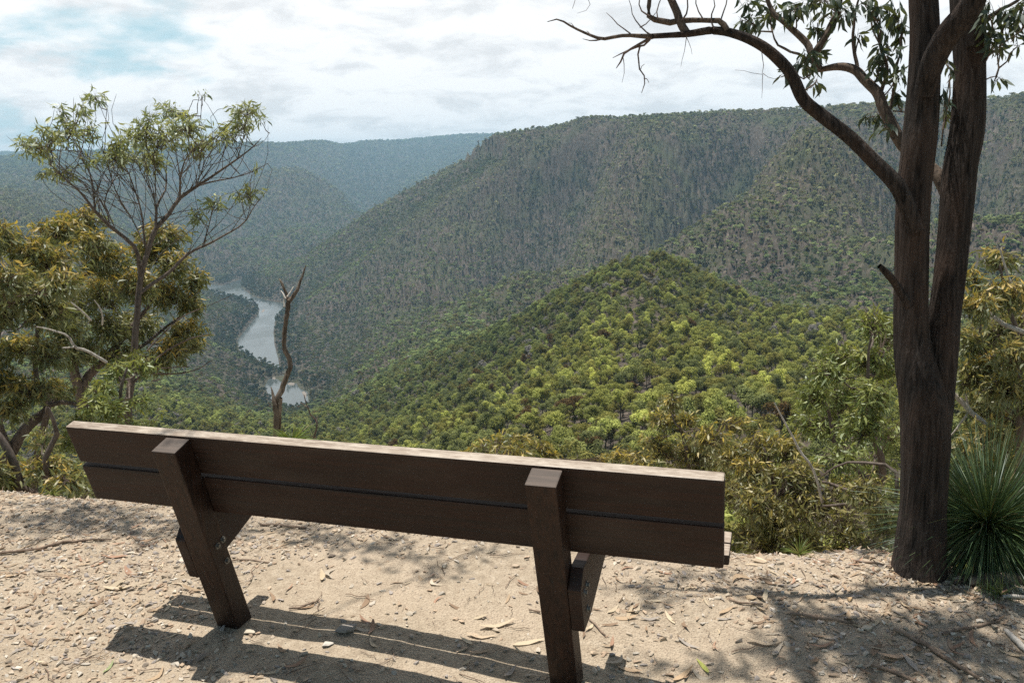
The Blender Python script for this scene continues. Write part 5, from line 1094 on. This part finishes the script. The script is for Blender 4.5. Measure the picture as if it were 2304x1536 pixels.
n1 = noise(N, pv, 1.5, 7, .56, .25); n2 = noise(N, N('Mapping', {'Vector': pv, 'Location': (3.1, 7.7, 0), 'Scale': (1, 1.25, 1)}).outputs[0], 4.4, 9, .6, .35)
# clear patch high on the left; cloud thins out behind and overhead
d0 = ray(165, 75); d0 = d0 / np.linalg.norm(d0)
dot = N('VectorMath', {0: dirn, 1: tuple(d0)}, operation='DOT_PRODUCT').outputs['Value']
hole = N('MapRange', {'Value': dot, 'From Min': .978, 'From Max': .997, 'To Min': 0., 'To Max': .27}, interpolation_type='SMOOTHSTEP').outputs[0]
back = N('MapRange', {'Value': sep.outputs[1], 'From Min': .2, 'From Max': .85, 'To Min': .34, 'To Max': -.10}, interpolation_type='SMOOTHSTEP').outputs[0]
cov = math_(N, 'SUBTRACT', math_(N, 'SUBTRACT', n1, hole), back)
mask = ramp(N, cov, [(.30, (0, 0, 0)), (.42, (1, 1, 1))], 'EASE')
shade = ramp(N, n2, [(.37, (13.8, 13.9, 14., 1)), (.45, (16., 16., 16., 1)), (.52, (17.8, 17.7, 17.6, 1))])
low = N('MapRange', {'Value': sep.outputs[2], 'From Min': .2, 'From Max': .7, 'To Min': .75, 'To Max': 0.}).outputs[0]
cl = mixc(N, mask, mixc(N, low, sky.outputs[0], (10., 14.2, 15.3)), shade)
bg = N('Background', {'Color': cl, 'Strength': .05}); wo = N('OutputWorld', {0: bg.outputs[0]})
sl = bpy.data.lights.new('sun', 'SUN'); so = bpy.data.objects.new('sun', sl); COL.objects.link(so)
sl.energy = 5.0; sl.angle = math.radians(.5); sl.color = (1, .95, .87)
so.rotation_euler = Vector(SD).to_track_quat('Z', 'Y').to_euler()

m, nt2, N2, out2 = mat('haze_air'); 
pv_ = N2('VolumePrincipled', {'Color': (.50, .78, 1., 1), 'Density': 8e-5, 'Anisotropy': 0.}); nt2.links.new(pv_.outputs[0], out2.inputs['Volume'])
G = Geo(); bx = [(-14500, -14500, ZR - 40), (14500, -14500, ZR - 40), (14500, 14500, ZR - 40), (-14500, 14500, ZR - 40)]; zt_ = float(Zh.max()) + 40
G.add(np.array(bx + [(a_, b_, zt_) for a_, b_, _ in bx]), [(0, 3, 2, 1), (4, 5, 6, 7), (0, 1, 5, 4), (1, 2, 6, 5), (2, 3, 7, 6), (3, 0, 4, 7)])
hz_o = tag(G.obj('haze', m, smooth=False), kind='stuff', label='thin blue haze filling the gorge air', cat='haze')

SC.view_settings.view_transform = 'Standard'; SC.view_settings.look = 'None'; SC.view_settings.exposure = .4; SC.view_settings.gamma = 1
SC.cycles.use_denoising = False; SC.cycles.max_bounces = 6; SC.cycles.transparent_max_bounces = 8; SC.cycles.volume_bounces = 0
print('verts hills', Zh.min(), Zh.max())
